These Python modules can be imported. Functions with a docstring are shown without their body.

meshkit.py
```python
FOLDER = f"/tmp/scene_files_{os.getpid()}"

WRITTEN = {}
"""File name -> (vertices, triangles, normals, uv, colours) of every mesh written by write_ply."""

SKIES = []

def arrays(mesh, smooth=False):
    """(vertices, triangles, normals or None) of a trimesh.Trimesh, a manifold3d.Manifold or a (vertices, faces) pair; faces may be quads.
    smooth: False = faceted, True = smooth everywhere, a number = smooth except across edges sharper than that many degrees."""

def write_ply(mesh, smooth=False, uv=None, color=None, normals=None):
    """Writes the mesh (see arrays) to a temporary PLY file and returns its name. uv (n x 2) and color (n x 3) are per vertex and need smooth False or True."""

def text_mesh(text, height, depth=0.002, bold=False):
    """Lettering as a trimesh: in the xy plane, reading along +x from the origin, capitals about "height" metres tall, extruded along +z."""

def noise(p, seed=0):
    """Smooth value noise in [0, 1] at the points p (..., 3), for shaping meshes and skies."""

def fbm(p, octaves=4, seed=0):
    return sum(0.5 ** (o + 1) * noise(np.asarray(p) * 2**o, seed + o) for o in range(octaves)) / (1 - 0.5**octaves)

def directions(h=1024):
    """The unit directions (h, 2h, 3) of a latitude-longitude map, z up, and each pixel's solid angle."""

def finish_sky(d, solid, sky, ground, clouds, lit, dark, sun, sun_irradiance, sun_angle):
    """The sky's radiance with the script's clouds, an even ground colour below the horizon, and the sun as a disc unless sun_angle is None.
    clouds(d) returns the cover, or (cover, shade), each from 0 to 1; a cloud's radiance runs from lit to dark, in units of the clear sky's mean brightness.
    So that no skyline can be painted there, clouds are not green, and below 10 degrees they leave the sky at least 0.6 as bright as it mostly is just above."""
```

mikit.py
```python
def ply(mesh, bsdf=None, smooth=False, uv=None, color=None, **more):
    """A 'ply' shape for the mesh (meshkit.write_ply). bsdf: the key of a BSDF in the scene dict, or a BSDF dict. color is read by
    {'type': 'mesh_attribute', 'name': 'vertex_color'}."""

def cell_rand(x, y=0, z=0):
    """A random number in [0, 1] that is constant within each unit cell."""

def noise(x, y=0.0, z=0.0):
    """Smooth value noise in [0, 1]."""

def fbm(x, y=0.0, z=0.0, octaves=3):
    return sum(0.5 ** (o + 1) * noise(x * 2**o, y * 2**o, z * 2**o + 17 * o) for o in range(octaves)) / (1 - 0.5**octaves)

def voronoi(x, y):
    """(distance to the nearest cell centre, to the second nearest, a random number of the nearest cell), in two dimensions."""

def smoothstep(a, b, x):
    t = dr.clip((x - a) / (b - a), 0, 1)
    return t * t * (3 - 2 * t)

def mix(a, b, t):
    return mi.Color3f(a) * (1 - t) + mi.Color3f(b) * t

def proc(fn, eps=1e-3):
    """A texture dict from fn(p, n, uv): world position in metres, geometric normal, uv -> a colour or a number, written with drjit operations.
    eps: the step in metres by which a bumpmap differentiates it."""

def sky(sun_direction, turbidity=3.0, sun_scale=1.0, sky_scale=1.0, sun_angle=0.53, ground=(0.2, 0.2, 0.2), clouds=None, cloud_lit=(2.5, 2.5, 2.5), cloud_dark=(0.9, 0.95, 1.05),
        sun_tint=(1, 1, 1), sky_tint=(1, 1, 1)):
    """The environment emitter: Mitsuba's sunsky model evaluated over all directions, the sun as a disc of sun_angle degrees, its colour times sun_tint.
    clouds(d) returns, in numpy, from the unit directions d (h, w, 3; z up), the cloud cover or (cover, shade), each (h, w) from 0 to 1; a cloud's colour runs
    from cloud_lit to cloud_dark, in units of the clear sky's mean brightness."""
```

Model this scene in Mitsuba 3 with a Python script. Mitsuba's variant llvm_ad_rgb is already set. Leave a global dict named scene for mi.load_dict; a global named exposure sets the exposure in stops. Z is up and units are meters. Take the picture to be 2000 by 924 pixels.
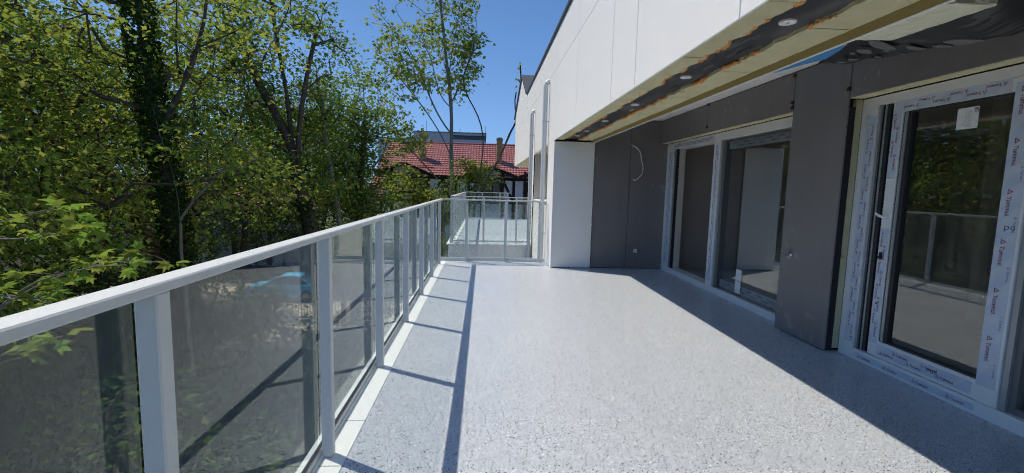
import math
import numpy as np
import trimesh
import drjit as dr
import mitsuba as mi
import mikit
import meshkit
from mikit import proc, noise, fbm, voronoi, cell_rand, smoothstep, mix

T = mi.ScalarTransform4f
scene, labels = {}, {}

# ------------------------------------------------------------------ camera, sky, exposure
EYE = np.array([0.0, 0.0, 1.45])
yaw, pitch, roll = map(math.radians, (3.691, 6.114, -1.447))
fw = np.array([math.sin(yaw) * math.cos(pitch), math.cos(yaw) * math.cos(pitch), -math.sin(pitch)])
rt = np.array([math.cos(yaw), -math.sin(yaw), 0.0])
dn = np.cross(fw, rt)
dn2 = -math.sin(roll) * rt + math.cos(roll) * dn
scene['camera'] = {'type': 'perspective', 'fov': 2 * math.degrees(math.atan(1000 / 894.25)), 'fov_axis': 'x', 'near_clip': 0.02, 'far_clip': 3000.0,
                   'to_world': T().look_at(origin=EYE.tolist(), target=(EYE + fw).tolist(), up=(-dn2).tolist())}
SUN = np.array([-0.545, 0.313, 1.0])
scene['sky_light'] = mikit.sky(SUN.tolist(), turbidity=2.6, ground=(0.10, 0.11, 0.08), sun_tint=(0.90, 0.965, 1.05), sky_tint=(0.72, 0.91, 1.15))
exposure = 1.74

# ------------------------------------------------------------------ materials


def rgb(*c):
    return {'type': 'rgb', 'value': list(c) if len(c) > 1 else [c[0]] * 3}


def pr(color, rough=0.6, spec=0.5, metallic=0.0, **k):
    base = color if isinstance(color, dict) else rgb(*color)
    return {'type': 'twosided', 'bsdf': {'type': 'principled', 'base_color': base, 'roughness': rough, 'specular': spec, 'metallic': metallic, **k}}


def bump(inner, fn, scale, eps=1e-3):
    return {'type': 'twosided', 'bsdf': {'type': 'bumpmap', 'tex': proc(fn, eps), 'scale': scale, 'bsdf': inner['bsdf']}}


def f_floor(p, n, uv):
    big = fbm(p.x * 0.7, p.y * 0.7, 3.0)
    base = mix((0.405, 0.448, 0.503), (0.44, 0.483, 0.535), big)
    dust = smoothstep(0.5, 0.8, fbm(p.x * 1.1 + 5, p.y * 0.8, 4.0, octaves=5)) * 0.05
    base = base * (0.95 + 0.1 * noise(p.x * 60, p.y * 60)) * (1 - dust) + mi.Color3f(0.55, 0.54, 0.52) * dust
    d, d2, r = voronoi(p.x * 60, p.y * 60)
    size = 0.16 + 0.20 * cell_rand(dr.floor(r * 9973), 3)
    chip = smoothstep(size, size - 0.07, d)
    tone = dr.select(r < 0.34, mi.Color3f(0.028, 0.03, 0.036), dr.select(r < 0.43, mi.Color3f(0.74, 0.76, 0.77), dr.select(r < 0.62, mi.Color3f(0.19, 0.20, 0.22), base)))
    c = base * (1 - chip) + tone * chip
    e, e2, q = voronoi(p.x * 130 + 31, p.y * 130)
    c2 = smoothstep(0.34, 0.24, e)
    t2 = dr.select(q < 0.20, mi.Color3f(0.08, 0.085, 0.095), dr.select(q > 0.94, mi.Color3f(0.72, 0.74, 0.75), c))
    return c * (1 - c2) + t2 * c2


def f_floor_r(p, n, uv):
    return 0.17 + 0.2 * fbm(p.x * 2.2, p.y * 2.2, 7.0) + 0.08 * noise(p.x * 40, p.y * 40)


def f_panel(p, n, uv):
    g = fbm(p.y * 0.9, p.z * 0.5, p.x * 0.9)
    st = noise(p.y * 14, p.z * 0.8, p.x * 14)
    return mix((0.74, 0.75, 0.745), (0.785, 0.785, 0.775), 0.85 * g + 0.15 * st)


def f_dark(p, n, uv):
    g = fbm((p.y + p.x) * 1.8, p.z * 1.3, 1.0, octaves=4)
    st = noise((p.y + p.x) * 22, p.z * 2.0)
    spk = smoothstep(0.80, 0.9, noise((p.y + p.x) * 15, p.z * 11, 9.0)) * smoothstep(0.55, 0.75, noise((p.y + p.x) * 3, p.z * 2, 4.0))
    return mix((0.156, 0.146, 0.144), (0.206, 0.193, 0.189), 0.8 * g + 0.2 * st) + spk * 0.05


def f_wool(p, n, uv):
    g = fbm(p.x * 9, p.y * 9, p.z * 9, octaves=4)
    f = noise(p.x * 130, p.y * 24, p.z * 130)
    stain = smoothstep(0.72, 0.84, fbm(p.x * 7 + 3, p.y * 4, p.z * 7))
    c = mix((0.42, 0.385, 0.225), (0.58, 0.55, 0.37), 0.6 * g + 0.4 * f)
    return c * (1 - stain) + mi.Color3f(0.17, 0.14, 0.075) * stain


def f_wool_b(p, n, uv):
    return fbm(p.x * 40, p.y * 40, p.z * 40) + 0.5 * noise(p.x * 150, p.y * 60, p.z * 150)


def f_foam(p, n, uv):
    return mix((0.55, 0.20, 0.05), (0.72, 0.38, 0.13), noise(p.x * 60, p.y * 60, p.z * 50))


def f_membrane(p, n, uv):
    g = fbm(p.x * 5, p.y * 3, 2.0, octaves=4)
    smear = smoothstep(0.50, 0.85, fbm(p.x * 4 + 11, p.y * 1.6, 5.0, octaves=4))
    scr = smoothstep(0.62, 0.66, noise(p.x * 50, p.y * 7)) * smoothstep(0.5, 0.7, noise(p.x * 5, p.y * 3, 8.0))
    c = mix((0.028, 0.028, 0.031), (0.055, 0.055, 0.058), g)
    return c + smear * 0.07 + scr * 0.05


def f_ceil(p, n, uv):
    return mix((0.60, 0.60, 0.59), (0.70, 0.70, 0.69), fbm(p.x * 3, p.y * 2, 1.0))


def f_ground(p, n, uv):
    g = fbm(p.x * 0.35, p.y * 0.35, 1.0, octaves=5)
    h = fbm(p.x * 3, p.y * 3, 2.0, octaves=3)
    earth = mix((0.022, 0.017, 0.012), (0.055, 0.043, 0.03), h)
    grass = mix((0.02, 0.03, 0.010), (0.045, 0.065, 0.02), h)
    t = smoothstep(0.42, 0.58, g)
    return earth * (1 - t) + grass * t


def f_conc(p, n, uv):
    g = fbm(p.x * 1.3, p.y * 1.3, 1.0, octaves=5)
    s = noise(p.x * 30, p.y * 30)
    return mix((0.27, 0.235, 0.18), (0.42, 0.375, 0.30), 0.7 * g + 0.3 * s)


def f_bark(p, n, uv):
    g = fbm(p.x * 9, p.y * 9, p.z * 1.8, octaves=4)
    s = noise(p.x * 38, p.y * 38, p.z * 7)
    return mix((0.035, 0.028, 0.021), (0.15, 0.125, 0.10), 0.6 * g + 0.4 * s)


def f_bark_pale(p, n, uv):
    g = fbm(p.x * 12, p.y * 12, p.z * 3, octaves=4)
    return mix((0.13, 0.12, 0.095), (0.33, 0.31, 0.26), g)


def f_bark_red(p, n, uv):
    g = fbm(p.x * 9, p.y * 9, p.z * 2, octaves=4)
    return mix((0.05, 0.03, 0.022), (0.17, 0.105, 0.08), g)


def f_tile(p, n, uv):
    r = cell_rand(dr.floor(p.x / 0.21), dr.floor(p.z / 0.22))
    return mix((0.25, 0.094, 0.084), (0.37, 0.155, 0.140), 0.6 * r + 0.4 * fbm(p.x, p.z * 2, p.y))


def f_brick(p, n, uv):
    row = dr.floor(p.z / 0.085)
    u = (p.x + p.y) / 0.25 + 0.5 * (row - 2 * dr.floor(row / 2))
    m = smoothstep(0.06, 0.10, p.z / 0.085 - row) * smoothstep(0.03, 0.06, u - dr.floor(u))
    c = mix((0.26, 0.185, 0.085), (0.40, 0.31, 0.16), cell_rand(dr.floor(u), row))
    return mi.Color3f(0.24, 0.22, 0.18) * (1 - m) + c * m


def f_plaster(p, n, uv):
    return mix((0.70, 0.69, 0.67), (0.80, 0.79, 0.77), fbm(p.x * 2, p.y * 2, p.z * 2, octaves=4))


def f_film(p, n, uv):
    s = p.z + p.y * 1.0
    b = smoothstep(0.0, 0.02, s / 0.16 - dr.floor(s / 0.16) - 0.45)
    r = fbm(p.y * 14, p.z * 14, p.x * 14)
    return mix((0.50, 0.54, 0.61), (0.42, 0.50, 0.62), b * 0.7) * (0.88 + 0.24 * r)


def f_dust(p, n, uv):
    a = fbm(p.y * 2.5, p.z * 2.5, p.x * 2.5, octaves=4)
    dd, _, r = voronoi(p.y * 21 + p.x * 21, p.z * 21)
    spot = smoothstep(0.12, 0.05, dd) * dr.select(r > 0.72, 1.0, 0.0)
    return 0.001 + 0.006 * smoothstep(0.45, 0.8, a) + 0.10 * spot * smoothstep(0.45, 0.62, noise(p.y * 1.3 + p.x, p.z * 1.6, 5.0))


def f_room(p, n, uv):
    return mix((0.47, 0.41, 0.36), (0.54, 0.475, 0.42), fbm(p.x * 2, p.y * 2, p.z * 2))


def f_screed(p, n, uv):
    return mix((0.28, 0.28, 0.27), (0.36, 0.36, 0.35), fbm(p.x * 2, p.y * 2, 3.0))


M = {
    'm_floor': pr(proc(f_floor), proc(f_floor_r), 0.45),
    'm_rail': pr((0.54, 0.575, 0.58), 0.38, 0.5),
    'm_flash': pr((0.71, 0.745, 0.745), 0.4, 0.5),
    'm_panel': pr(proc(f_panel), 0.55, 0.4),
    'm_column': pr((0.83, 0.80, 0.75), 0.55, 0.4),
    'm_dark': pr(proc(f_dark), 0.55, 0.4),
    'm_wool': bump(pr(proc(f_wool), 0.95, 0.1), f_wool_b, 0.006, 2e-3),
    'm_wool_pale': bump(pr((0.68, 0.68, 0.52), 0.95, 0.1), f_wool_b, 0.012, 2e-3),
    'm_wool_dark': bump(pr((0.33, 0.265, 0.12), 0.95, 0.1), f_wool_b, 0.004, 2e-3),
    'm_foam': pr(proc(f_foam), 0.7, 0.3),
    'm_membrane': pr(proc(f_membrane), 0.6, 0.3),
    'm_seal': pr((0.11, 0.12, 0.12), 0.45, 0.5),
    'm_black': pr((0.012, 0.012, 0.013), 0.5, 0.4),
    'm_gasket': pr((0.025, 0.027, 0.03), 0.5, 0.4),
    'm_alu': pr((0.30, 0.32, 0.33), 0.35, 0.5, metallic=0.3),
    'm_ceil': pr(proc(f_ceil), 0.9, 0.1),
    'm_blue': pr((0.10, 0.36, 0.72), 0.4, 0.4),
    'm_white': pr((0.74, 0.74, 0.73), 0.45, 0.5),
    'm_pvc': pr((0.66, 0.67, 0.67), 0.32, 0.5),
    'm_paper': pr((0.70, 0.71, 0.70), 0.8, 0.2),
    'm_spot': pr((0.17, 0.168, 0.165), 0.9, 0.1),
    'm_film': pr(proc(f_film), 0.35, 0.5),
    'm_print': pr((0.15, 0.02, 0.05), 0.5, 0.3),
    'm_print2': pr((0.06, 0.06, 0.09), 0.5, 0.3),
    'm_ink': pr((0.03, 0.06, 0.12), 0.5, 0.3),
    'm_room': pr(proc(f_room), 0.9, 0.1),
    'm_beige': pr((0.58, 0.54, 0.47), 0.9, 0.1),
    'm_screed': pr(proc(f_screed), 0.6, 0.3),
    'm_chrome': pr((0.72, 0.72, 0.72), 0.15, 0.5, metallic=1.0),
    'm_rust': pr((0.30, 0.085, 0.03), 0.8, 0.2),
    'm_slate': pr((0.07, 0.073, 0.08), 0.5, 0.4),
    'm_ground': pr(proc(f_ground), 0.95, 0.1),
    'm_conc': pr(proc(f_conc), 0.9, 0.2),
    'm_bark': pr(proc(f_bark), 0.95, 0.1),
    'm_bark_pale': pr(proc(f_bark_pale), 0.9, 0.1),
    'm_bark_red': pr(proc(f_bark_red), 0.9, 0.1),
    'm_tile': pr(proc(f_tile), 0.34, 0.5),
    'm_brick': pr(proc(f_brick), 0.9, 0.2),
    'm_plaster': pr(proc(f_plaster), 0.9, 0.1),
    'm_timber': pr((0.028, 0.017, 0.016), 0.7, 0.3),
    'm_pane_dark': pr((0.05, 0.06, 0.065), 0.08, 0.6),
    'm_office': pr((0.50, 0.52, 0.54), 0.5, 0.4),
    'm_car': pr((0.05, 0.36, 0.60), 0.22, 0.5, clearcoat=0.8, clearcoat_gloss=0.95),
    'm_tyre': pr((0.02, 0.02, 0.02), 0.8, 0.2),
    'm_gate': pr((0.05, 0.045, 0.04), 0.6, 0.4),
    'm_plastic_grey': pr((0.55, 0.56, 0.57), 0.4, 0.5),
    'm_glass': {'type': 'blendbsdf', 'weight': proc(f_dust), 'a': {'type': 'thindielectric', 'int_ior': 1.5, 'specular_reflectance': rgb(0.80, 0.86, 0.90), 'specular_transmittance': rgb(0.92, 0.97, 0.96)}, 'b': {'type': 'twosided', 'bsdf': {'type': 'diffuse', 'reflectance': rgb(0.5, 0.5, 0.47)}}},
    'm_pane': {'type': 'thindielectric', 'int_ior': 1.82, 'specular_reflectance': rgb(0.93, 0.98, 1.0), 'specular_transmittance': rgb(0.66, 0.69, 0.675)},
}
for tone, trans in (('leaf', 0.85),):
    M['m_leaf'] = {'type': 'principledthin', 'base_color': {'type': 'mesh_attribute', 'name': 'vertex_color'}, 'roughness': 0.38, 'diff_trans': 0.9, 'spec_trans': 0.0, 'eta': 1.4}
for k, v in M.items():
    scene[k] = v

# ------------------------------------------------------------------ helpers
count = {}


def num(key):
    n = count.get(key, 0)
    count[key] = n + 1
    return key if n == 0 else f'{key}_{n:03d}'


def add(key, mesh, bsdf, smooth=False, **k):
    key = num(key)
    scene[key] = mikit.ply(mesh, bsdf, smooth, **k)
    return key


def lab(key, label, cat=None, group=None, kind=None):
    d = {}
    for a, b in (('label', label), ('category', cat), ('group', group), ('kind', kind)):
        if b:
            d[a] = b
    labels[key] = d
    return key


def box(x0, x1, y0, y1, z0, z1, c=0.0):
    lo, hi = np.array([x0, y0, z0], float), np.array([x1, y1, z1], float)
    if c <= 0:
        m = trimesh.creation.box(extents=hi - lo)
        m.apply_translation((lo + hi) / 2)
        return m
    c = min(c, 0.45 * (hi - lo).min())
    pts = []
    for s in np.ndindex(2, 2, 2):
        for a in range(3):
            q = np.where(np.array(s) == 0, lo, hi).astype(float)
            for b in range(3):
                if b != a:
                    q[b] += c if s[b] == 0 else -c
            pts.append(q)
    return trimesh.convex.convex_hull(np.array(pts))


def cat(*ms):
    return trimesh.util.concatenate(list(ms))


def quad(a, b, c, d):
    return trimesh.Trimesh(np.array([a, b, c, d], float), [[0, 1, 2], [0, 2, 3]], process=False)


def tube(pts, radii, sides=6):
    p = np.asarray(pts, float)
    r = np.broadcast_to(np.asarray(radii, float), (len(p),))
    t = np.gradient(p, axis=0)
    t /= np.linalg.norm(t, axis=1, keepdims=True) + 1e-12
    a = np.cross(t, np.where(np.abs(t[:, 2:]) < 0.9, [0, 0, 1.0], [1.0, 0, 0]))
    a /= np.linalg.norm(a, axis=1, keepdims=True) + 1e-12
    b, ang = np.cross(t, a), np.arange(sides) * 2 * np.pi / sides
    v = p[:, None] + r[:, None, None] * (np.cos(ang)[None, :, None] * a[:, None] + np.sin(ang)[None, :, None] * b[:, None])
    i, j = np.meshgrid(np.arange(len(p) - 1), np.arange(sides), indexing='ij')
    q = np.stack([i * sides + j, i * sides + (j + 1) % sides, (i + 1) * sides + (j + 1) % sides, (i + 1) * sides + j], -1).reshape(-1, 4)
    f = np.vstack([q[:, [0, 1, 2]], q[:, [0, 2, 3]]])
    v = np.vstack([v.reshape(-1, 3), p[:1], p[-1:]])
    n = len(p) * sides
    k = np.arange(sides)
    f = np.vstack([f, np.stack([(k + 1) % sides, k, np.full(sides, n)], 1), np.stack([n - sides + k, n - sides + (k + 1) % sides, np.full(sides, n + 1)], 1)])
    return trimesh.Trimesh(v, f, process=False)


def merge_raw(parts):
    vs, fs, at = [], [], 0
    for m in parts:
        vs.append(m.vertices)
        fs.append(m.faces + at)
        at += len(m.vertices)
    return trimesh.Trimesh(np.vstack(vs), np.vstack(fs), process=False)


def spline(pts, n=12):
    from scipy.interpolate import CubicSpline
    p = np.asarray(pts, float)
    t = np.r_[0, np.cumsum(np.linalg.norm(np.diff(p, axis=0), axis=1))]
    return CubicSpline(t, p)(np.linspace(0, t[-1], n))


def disc(center, radius, h, axis='z', n=20):
    m = trimesh.creation.cylinder(radius, h, sections=n)
    if axis == 'x':
        m.apply_transform(trimesh.transformations.rotation_matrix(np.pi / 2, [0, 1, 0]))
    if axis == 'y':
        m.apply_transform(trimesh.transformations.rotation_matrix(np.pi / 2, [1, 0, 0]))
    m.apply_translation(center)
    return m


def frame_map(mesh, o, ex, ey):
    """mesh drawn in its own xy plane -> at o with x along ex, y along ey, z along ex x ey."""
    ex, ey = np.asarray(ex, float), np.asarray(ey, float)
    R = np.eye(4)
    R[:3, 0], R[:3, 1], R[:3, 2], R[:3, 3] = ex, ey, np.cross(ex, ey), o
    m = mesh.copy()
    m.apply_transform(R)
    return m


FY = 8.30       # end wall of the loggia
XF = 1.25       # facade plane of the overhanging storey
XW = 3.20       # dark wall panels
XD = 3.34       # front of the door frames
ZC = 2.72       # ceiling
ZB = 2.31       # underside of the bulkhead / top of the doors
RX = -0.77      # inner face of the railing posts
FR = 8.82       # far railing
GZ = -5.0       # ground

# ------------------------------------------------------------------ the ground and terrace floors
g = 400.0
lab(add('ground', quad((-g, -g, GZ), (g, -g, GZ), (g, g, GZ), (-g, g, GZ)), 'm_ground'), 'dark earth and grass below the trees', kind='structure')
lab(add('driveway', quad((-10.2, 17.6, GZ + .008), (-4.2, 17.6, GZ + .008), (-4.2, 23.0, GZ + .008), (-10.2, 23.0, GZ + .008)), 'm_conc'), 'sunlit pale concrete driveway behind the gate', kind='structure')
lab(add('parking_area', quad((-22, 23.0, GZ + .004), (-2, 23.0, GZ + .004), (-2, 29.5, GZ + .004), (-22, 29.5, GZ + .004)), 'm_conc'), 'pale concrete parking area round the blue car', kind='structure')
lab(add('terrace_floor', box(-0.70, XD + .02, -3.5, 8.76, -0.16, 0.0), 'm_floor'), 'pale grey terrace floor speckled with black and white flakes', kind='structure')
lab(add('terrace_floor', box(-0.70, XD, 11.82, 20.8, -0.10, 0.0), 'm_floor'), 'grey floor of the second terrace beyond the gap', kind='structure')

# ------------------------------------------------------------------ our building
B = 'apartment_building'
lab(B, 'modern white panelled apartment building with dark recessed loggia walls and sliding doors', 'building')
# overhanging storey: facade panels (each a part); backing dark so joints read as recessed lines
add(B + '__backing', box(XF + .0125, XF + .14, -3.5, 13.95, ZB + .105, 4.2), 'm_black')
JY = [-3.5, -1.4, .75, 2.3, 3.895, 4.63, 6.40, 8.22, 9.02, 9.9, 11.62, 13.95]
for zz0, zz1, ys in ((ZB, 3.557, JY), (3.563, 4.20, [-3.5, .75, 2.3, 3.895, 6.40, 8.22, 9.9, 11.62, 13.95])):
    for a, b in zip(ys[:-1], ys[1:]):
        add(B + '__facade_panel', box(XF, XF + .012, a + .0045, b - .0045, zz0, zz1, .002), 'm_panel')
add(B + '__roof_trim', box(XF - .03, XF + .5, -3.5, 13.9, 4.205, 4.27, .008), 'm_slate')
add(B + '__roof', box(XF + .15, 14, -3.5, 13.9, 4.0, 4.2), 'm_slate')
# bulkhead underside: two wool strips in slabs, black membrane between, foam beads, lip and white edge
rng = np.random.default_rng(4)


def ragged_slab(x0, x1, y0, y1, z0, z1, side, amp, seed):
    """A slab whose one long edge (side +1: x1, -1: x0) is torn."""
    n = max(6, int((y1 - y0) / 0.025))
    ys = np.linspace(y0, y1, n)
    q = np.stack([ys * 9, ys * 0 + seed, ys * 0], 1)
    off = amp * (meshkit.fbm(q, 3, seed) - .45) * 2
    xa = np.full(n, x0) if side > 0 else x0 + off
    xb = x1 + off if side > 0 else np.full(n, x1)
    v = np.concatenate([np.stack([xa, ys, np.full(n, z0)], 1), np.stack([xb, ys, np.full(n, z0)], 1), np.stack([xb, ys, np.full(n, z1)], 1), np.stack([xa, ys, np.full(n, z1)], 1)])
    f = []
    i = np.arange(n - 1)
    for a, b in ((0, 1), (1, 2), (2, 3), (3, 0)):
        f.append(np.stack([a * n + i, b * n + i, b * n + i + 1], 1))
        f.append(np.stack([a * n + i, b * n + i + 1, a * n + i + 1], 1))
    for e in (0, n - 1):
        f.append(np.array([[e, n + e, 2 * n + e], [e, 2 * n + e, 3 * n + e]]))
    m = trimesh.Trimesh(v, np.vstack(f), process=False)
    return m, xb if side > 0 else xa, ys


WY = [-3.5, -1.2, -.1, 1.05, 2.1, 3.0, 3.95, 4.95, 5.9, 6.75, 7.5, 8.22]
beads = []
for i, (a, b) in enumerate(zip(WY[:-1], WY[1:])):
    m, xe, ys = ragged_slab(XF + .0125, 1.42, a + .004, b - .004, ZB + .006 + .004 * rng.random(), ZB + .10, 1, .03, i)
    add(B + '__insulation_slab', m, 'm_wool')
    on = meshkit.fbm(np.stack([ys * 3, ys * 0, ys * 0], 1), 2, 5 + i) > .36
    for x, y in zip(xe[on][::1], ys[on][::1]):
        s = trimesh.creation.icosphere(1, .008 + .014 * rng.random())
        s.apply_scale([1, 1.3, .8])
        s.apply_translation([x + rng.normal(0, .006), y, ZB + .02 + rng.normal(0, .006)])
        beads.append(s)
    m, xe, ys = ragged_slab(1.68, 1.915, a + .30, b + .292, ZB + .006 + .004 * rng.random(), ZB + .10, -1, .022, i + 40) if i < 10 else ragged_slab(1.68, 1.915, a + .30, 8.22, ZB + .008, ZB + .1, -1, .022, 55)
    add(B + '__insulation_slab', m, 'm_wool')
    on = meshkit.fbm(np.stack([ys * 3, ys * 0, ys * 0], 1), 2, 25 + i) > .46
    for x, y in zip(xe[on], ys[on]):
        s = trimesh.creation.icosphere(1, .007 + .012 * rng.random())
        s.apply_translation([x + rng.normal(0, .006), y, ZB + .016 + rng.normal(0, .004)])
        beads.append(s)
k = add(B + '__foam_bead', merge_raw(beads), 'm_foam', smooth=True)
lab(k, 'orange foam squeezed out along the black strip', kind='stuff')
add(B + '__membrane_strip', box(1.38, 1.72, -3.5, 8.22, ZB + .030, ZB + .045), 'm_membrane')
add(B + '__bulkhead_core', box(XF + .15, 1.925, -3.5, 8.22, ZB + .101, ZC + .2), 'm_black')
add(B + '__bulkhead_lip', box(1.917, 1.93, -3.5, 8.26, ZB - .042, ZC - .005), 'm_wool_dark')
add(B + '__edge_strip', box(1.914, 1.929, -3.5, 8.27, ZB - .048, ZB - .0425), 'm_white')
for y in (-.2, 1.1, 2.375, 3.574, 4.77, 5.95, 7.02, 7.68):
    w = add(B + '__fixing_disc', disc((1.55, y, ZB + .024), .042, .010), 'm_white', 30)
    add(w + '__disc_centre', disc((1.55, y, ZB + .017), .009, .006, n=10), 'm_plastic_grey')
for y, l in ((1.75, .16), (2.9, .2), (3.95, .12), (5.1, .15)):
    # torn holes and scraps in the membrane
    s = trimesh.creation.icosphere(2, 1.0)
    s.vertices *= np.array([.020, l / 2, .010]) * (1 + .35 * (meshkit.fbm(s.vertices * 2.2, 3, int(y * 10)) - .5))[:, None]
    s.apply_translation([1.62, y, ZB + .027])
    add(B + '__torn_patch', s, 'm_membrane' if y < 4 and y > 2 else 'm_wool_dark', smooth=True)
# ceiling of the loggia
add(B + '__ceiling', box(1.931, 3.6, -3.5, FY + .1, ZC, ZC + .1), 'm_ceil')


def blob(cx, cy, rx, ry, z, seed, n=26, th=.003):
    a = np.linspace(0, 2 * np.pi, n, endpoint=False)
    r = .75 + .5 * meshkit.fbm(np.stack([np.cos(a) * 1.5 + seed, np.sin(a) * 1.5, a * 0], 1), 3, seed)
    v = np.stack([cx + rx * r * np.cos(a), cy + ry * r * np.sin(a), np.full(n, z)], 1)
    v = np.vstack([v, v + [0, 0, th], [[cx, cy, z]], [[cx, cy, z + th]]])
    i = np.arange(n)
    j = (i + 1) % n
    f = np.vstack([np.stack([j, i, np.full(n, 2 * n)], 1), np.stack([i, j, j + n], 1), np.stack([i, j + n, i + n], 1)])
    return trimesh.Trimesh(v, f, process=False)



def sag(x, y):
    """underside of the dark membrane that sags from the ceiling towards the near door"""
    t = np.clip((np.asarray(x) - 2.6) / .5, 0, 1)
    D = np.interp(y, [-3.6, 1.9, 2.3, 2.42, 2.55, 2.7, 2.85, 3.4, 4.0, 4.35], [.02, .02, .05, .12, .24, .27, .25, .17, .10, 0.0])
    return ZC - .008 - D * (.3 + .7 * t * t * (3 - 2 * t))


gx_, gy_ = np.meshgrid(np.linspace(1.935, XW - .001, 40), np.r_[np.linspace(-3.5, 2.2, 16), np.linspace(2.25, 4.38, 70)], indexing='ij')
far_ = 3.80 + .58 * np.clip((gx_ - 3.03) / .15, 0, 1)
gw_ = np.where(gy_ > 3.0, 3.0 + (gy_ - 3.0) * (far_ - 3.0) / 1.38, gy_)
v = np.stack([gx_, gw_, sag(gx_, gy_)], -1).reshape(-1, 3)
v[:, 2] += .03 * (meshkit.fbm(v * 5, 3, 8) - .5)
v[:, 2] = np.minimum(v[:, 2], ZC - .004)
a_ = (np.arange(39)[:, None] * 86 + np.arange(85)[None]).ravel()
m = trimesh.Trimesh(v, np.vstack([np.stack([a_, a_ + 86, a_ + 87], 1), np.stack([a_, a_ + 87, a_ + 1], 1)]), process=False)
add(B + '__ceiling_membrane', m, 'm_membrane', smooth=True)
m = trimesh.creation.extrude_polygon(__import__('shapely').Polygon([(2.5, 4.95), (3.02, 4.75), (3.07, 4.47), (3.17, 4.15), (3.16, 4.08), (2.98, 3.78), (2.5, 3.76)]), .004)
m.apply_translation([0, 0, ZC - .012])
add(B + '__blue_film', m, 'm_blue')
spots = [(3.09, 3.94, .03, .035), (3.05, 3.76, .04, .03), (2.95, 3.54, .05, .05), (2.94, 3.64, .02, .02), (3.15, 3.68, .025, .02), (3.12, 3.60, .025, .02), (2.94, 3.36, .10, .06), (3.09, 3.24, .07, .04), (3.15, 3.11, .05, .05), (3.13, 2.93, .10, .09), (3.16, 3.42, .02, .02), (3.03, 3.42, .02, .02), (3.10, 3.85, .015, .02)]
for i, (x, y, a, b) in enumerate(spots):
    m = blob(0, 0, a, b, 0, i + 3, th=.006)
    v = m.vertices + [x, y, 0]
    v[:, 0] = np.minimum(v[:, 0], XW - .003)
    v[:, 2] += sag(v[:, 0], v[:, 1]) + .03 * (meshkit.fbm(np.stack([v[:, 0], v[:, 1], sag(v[:, 0], v[:, 1])], 1) * 5, 3, 8) - .5) - .007
    m.vertices = v
    add(B + '__plaster_spot', m, 'm_spot')
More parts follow.
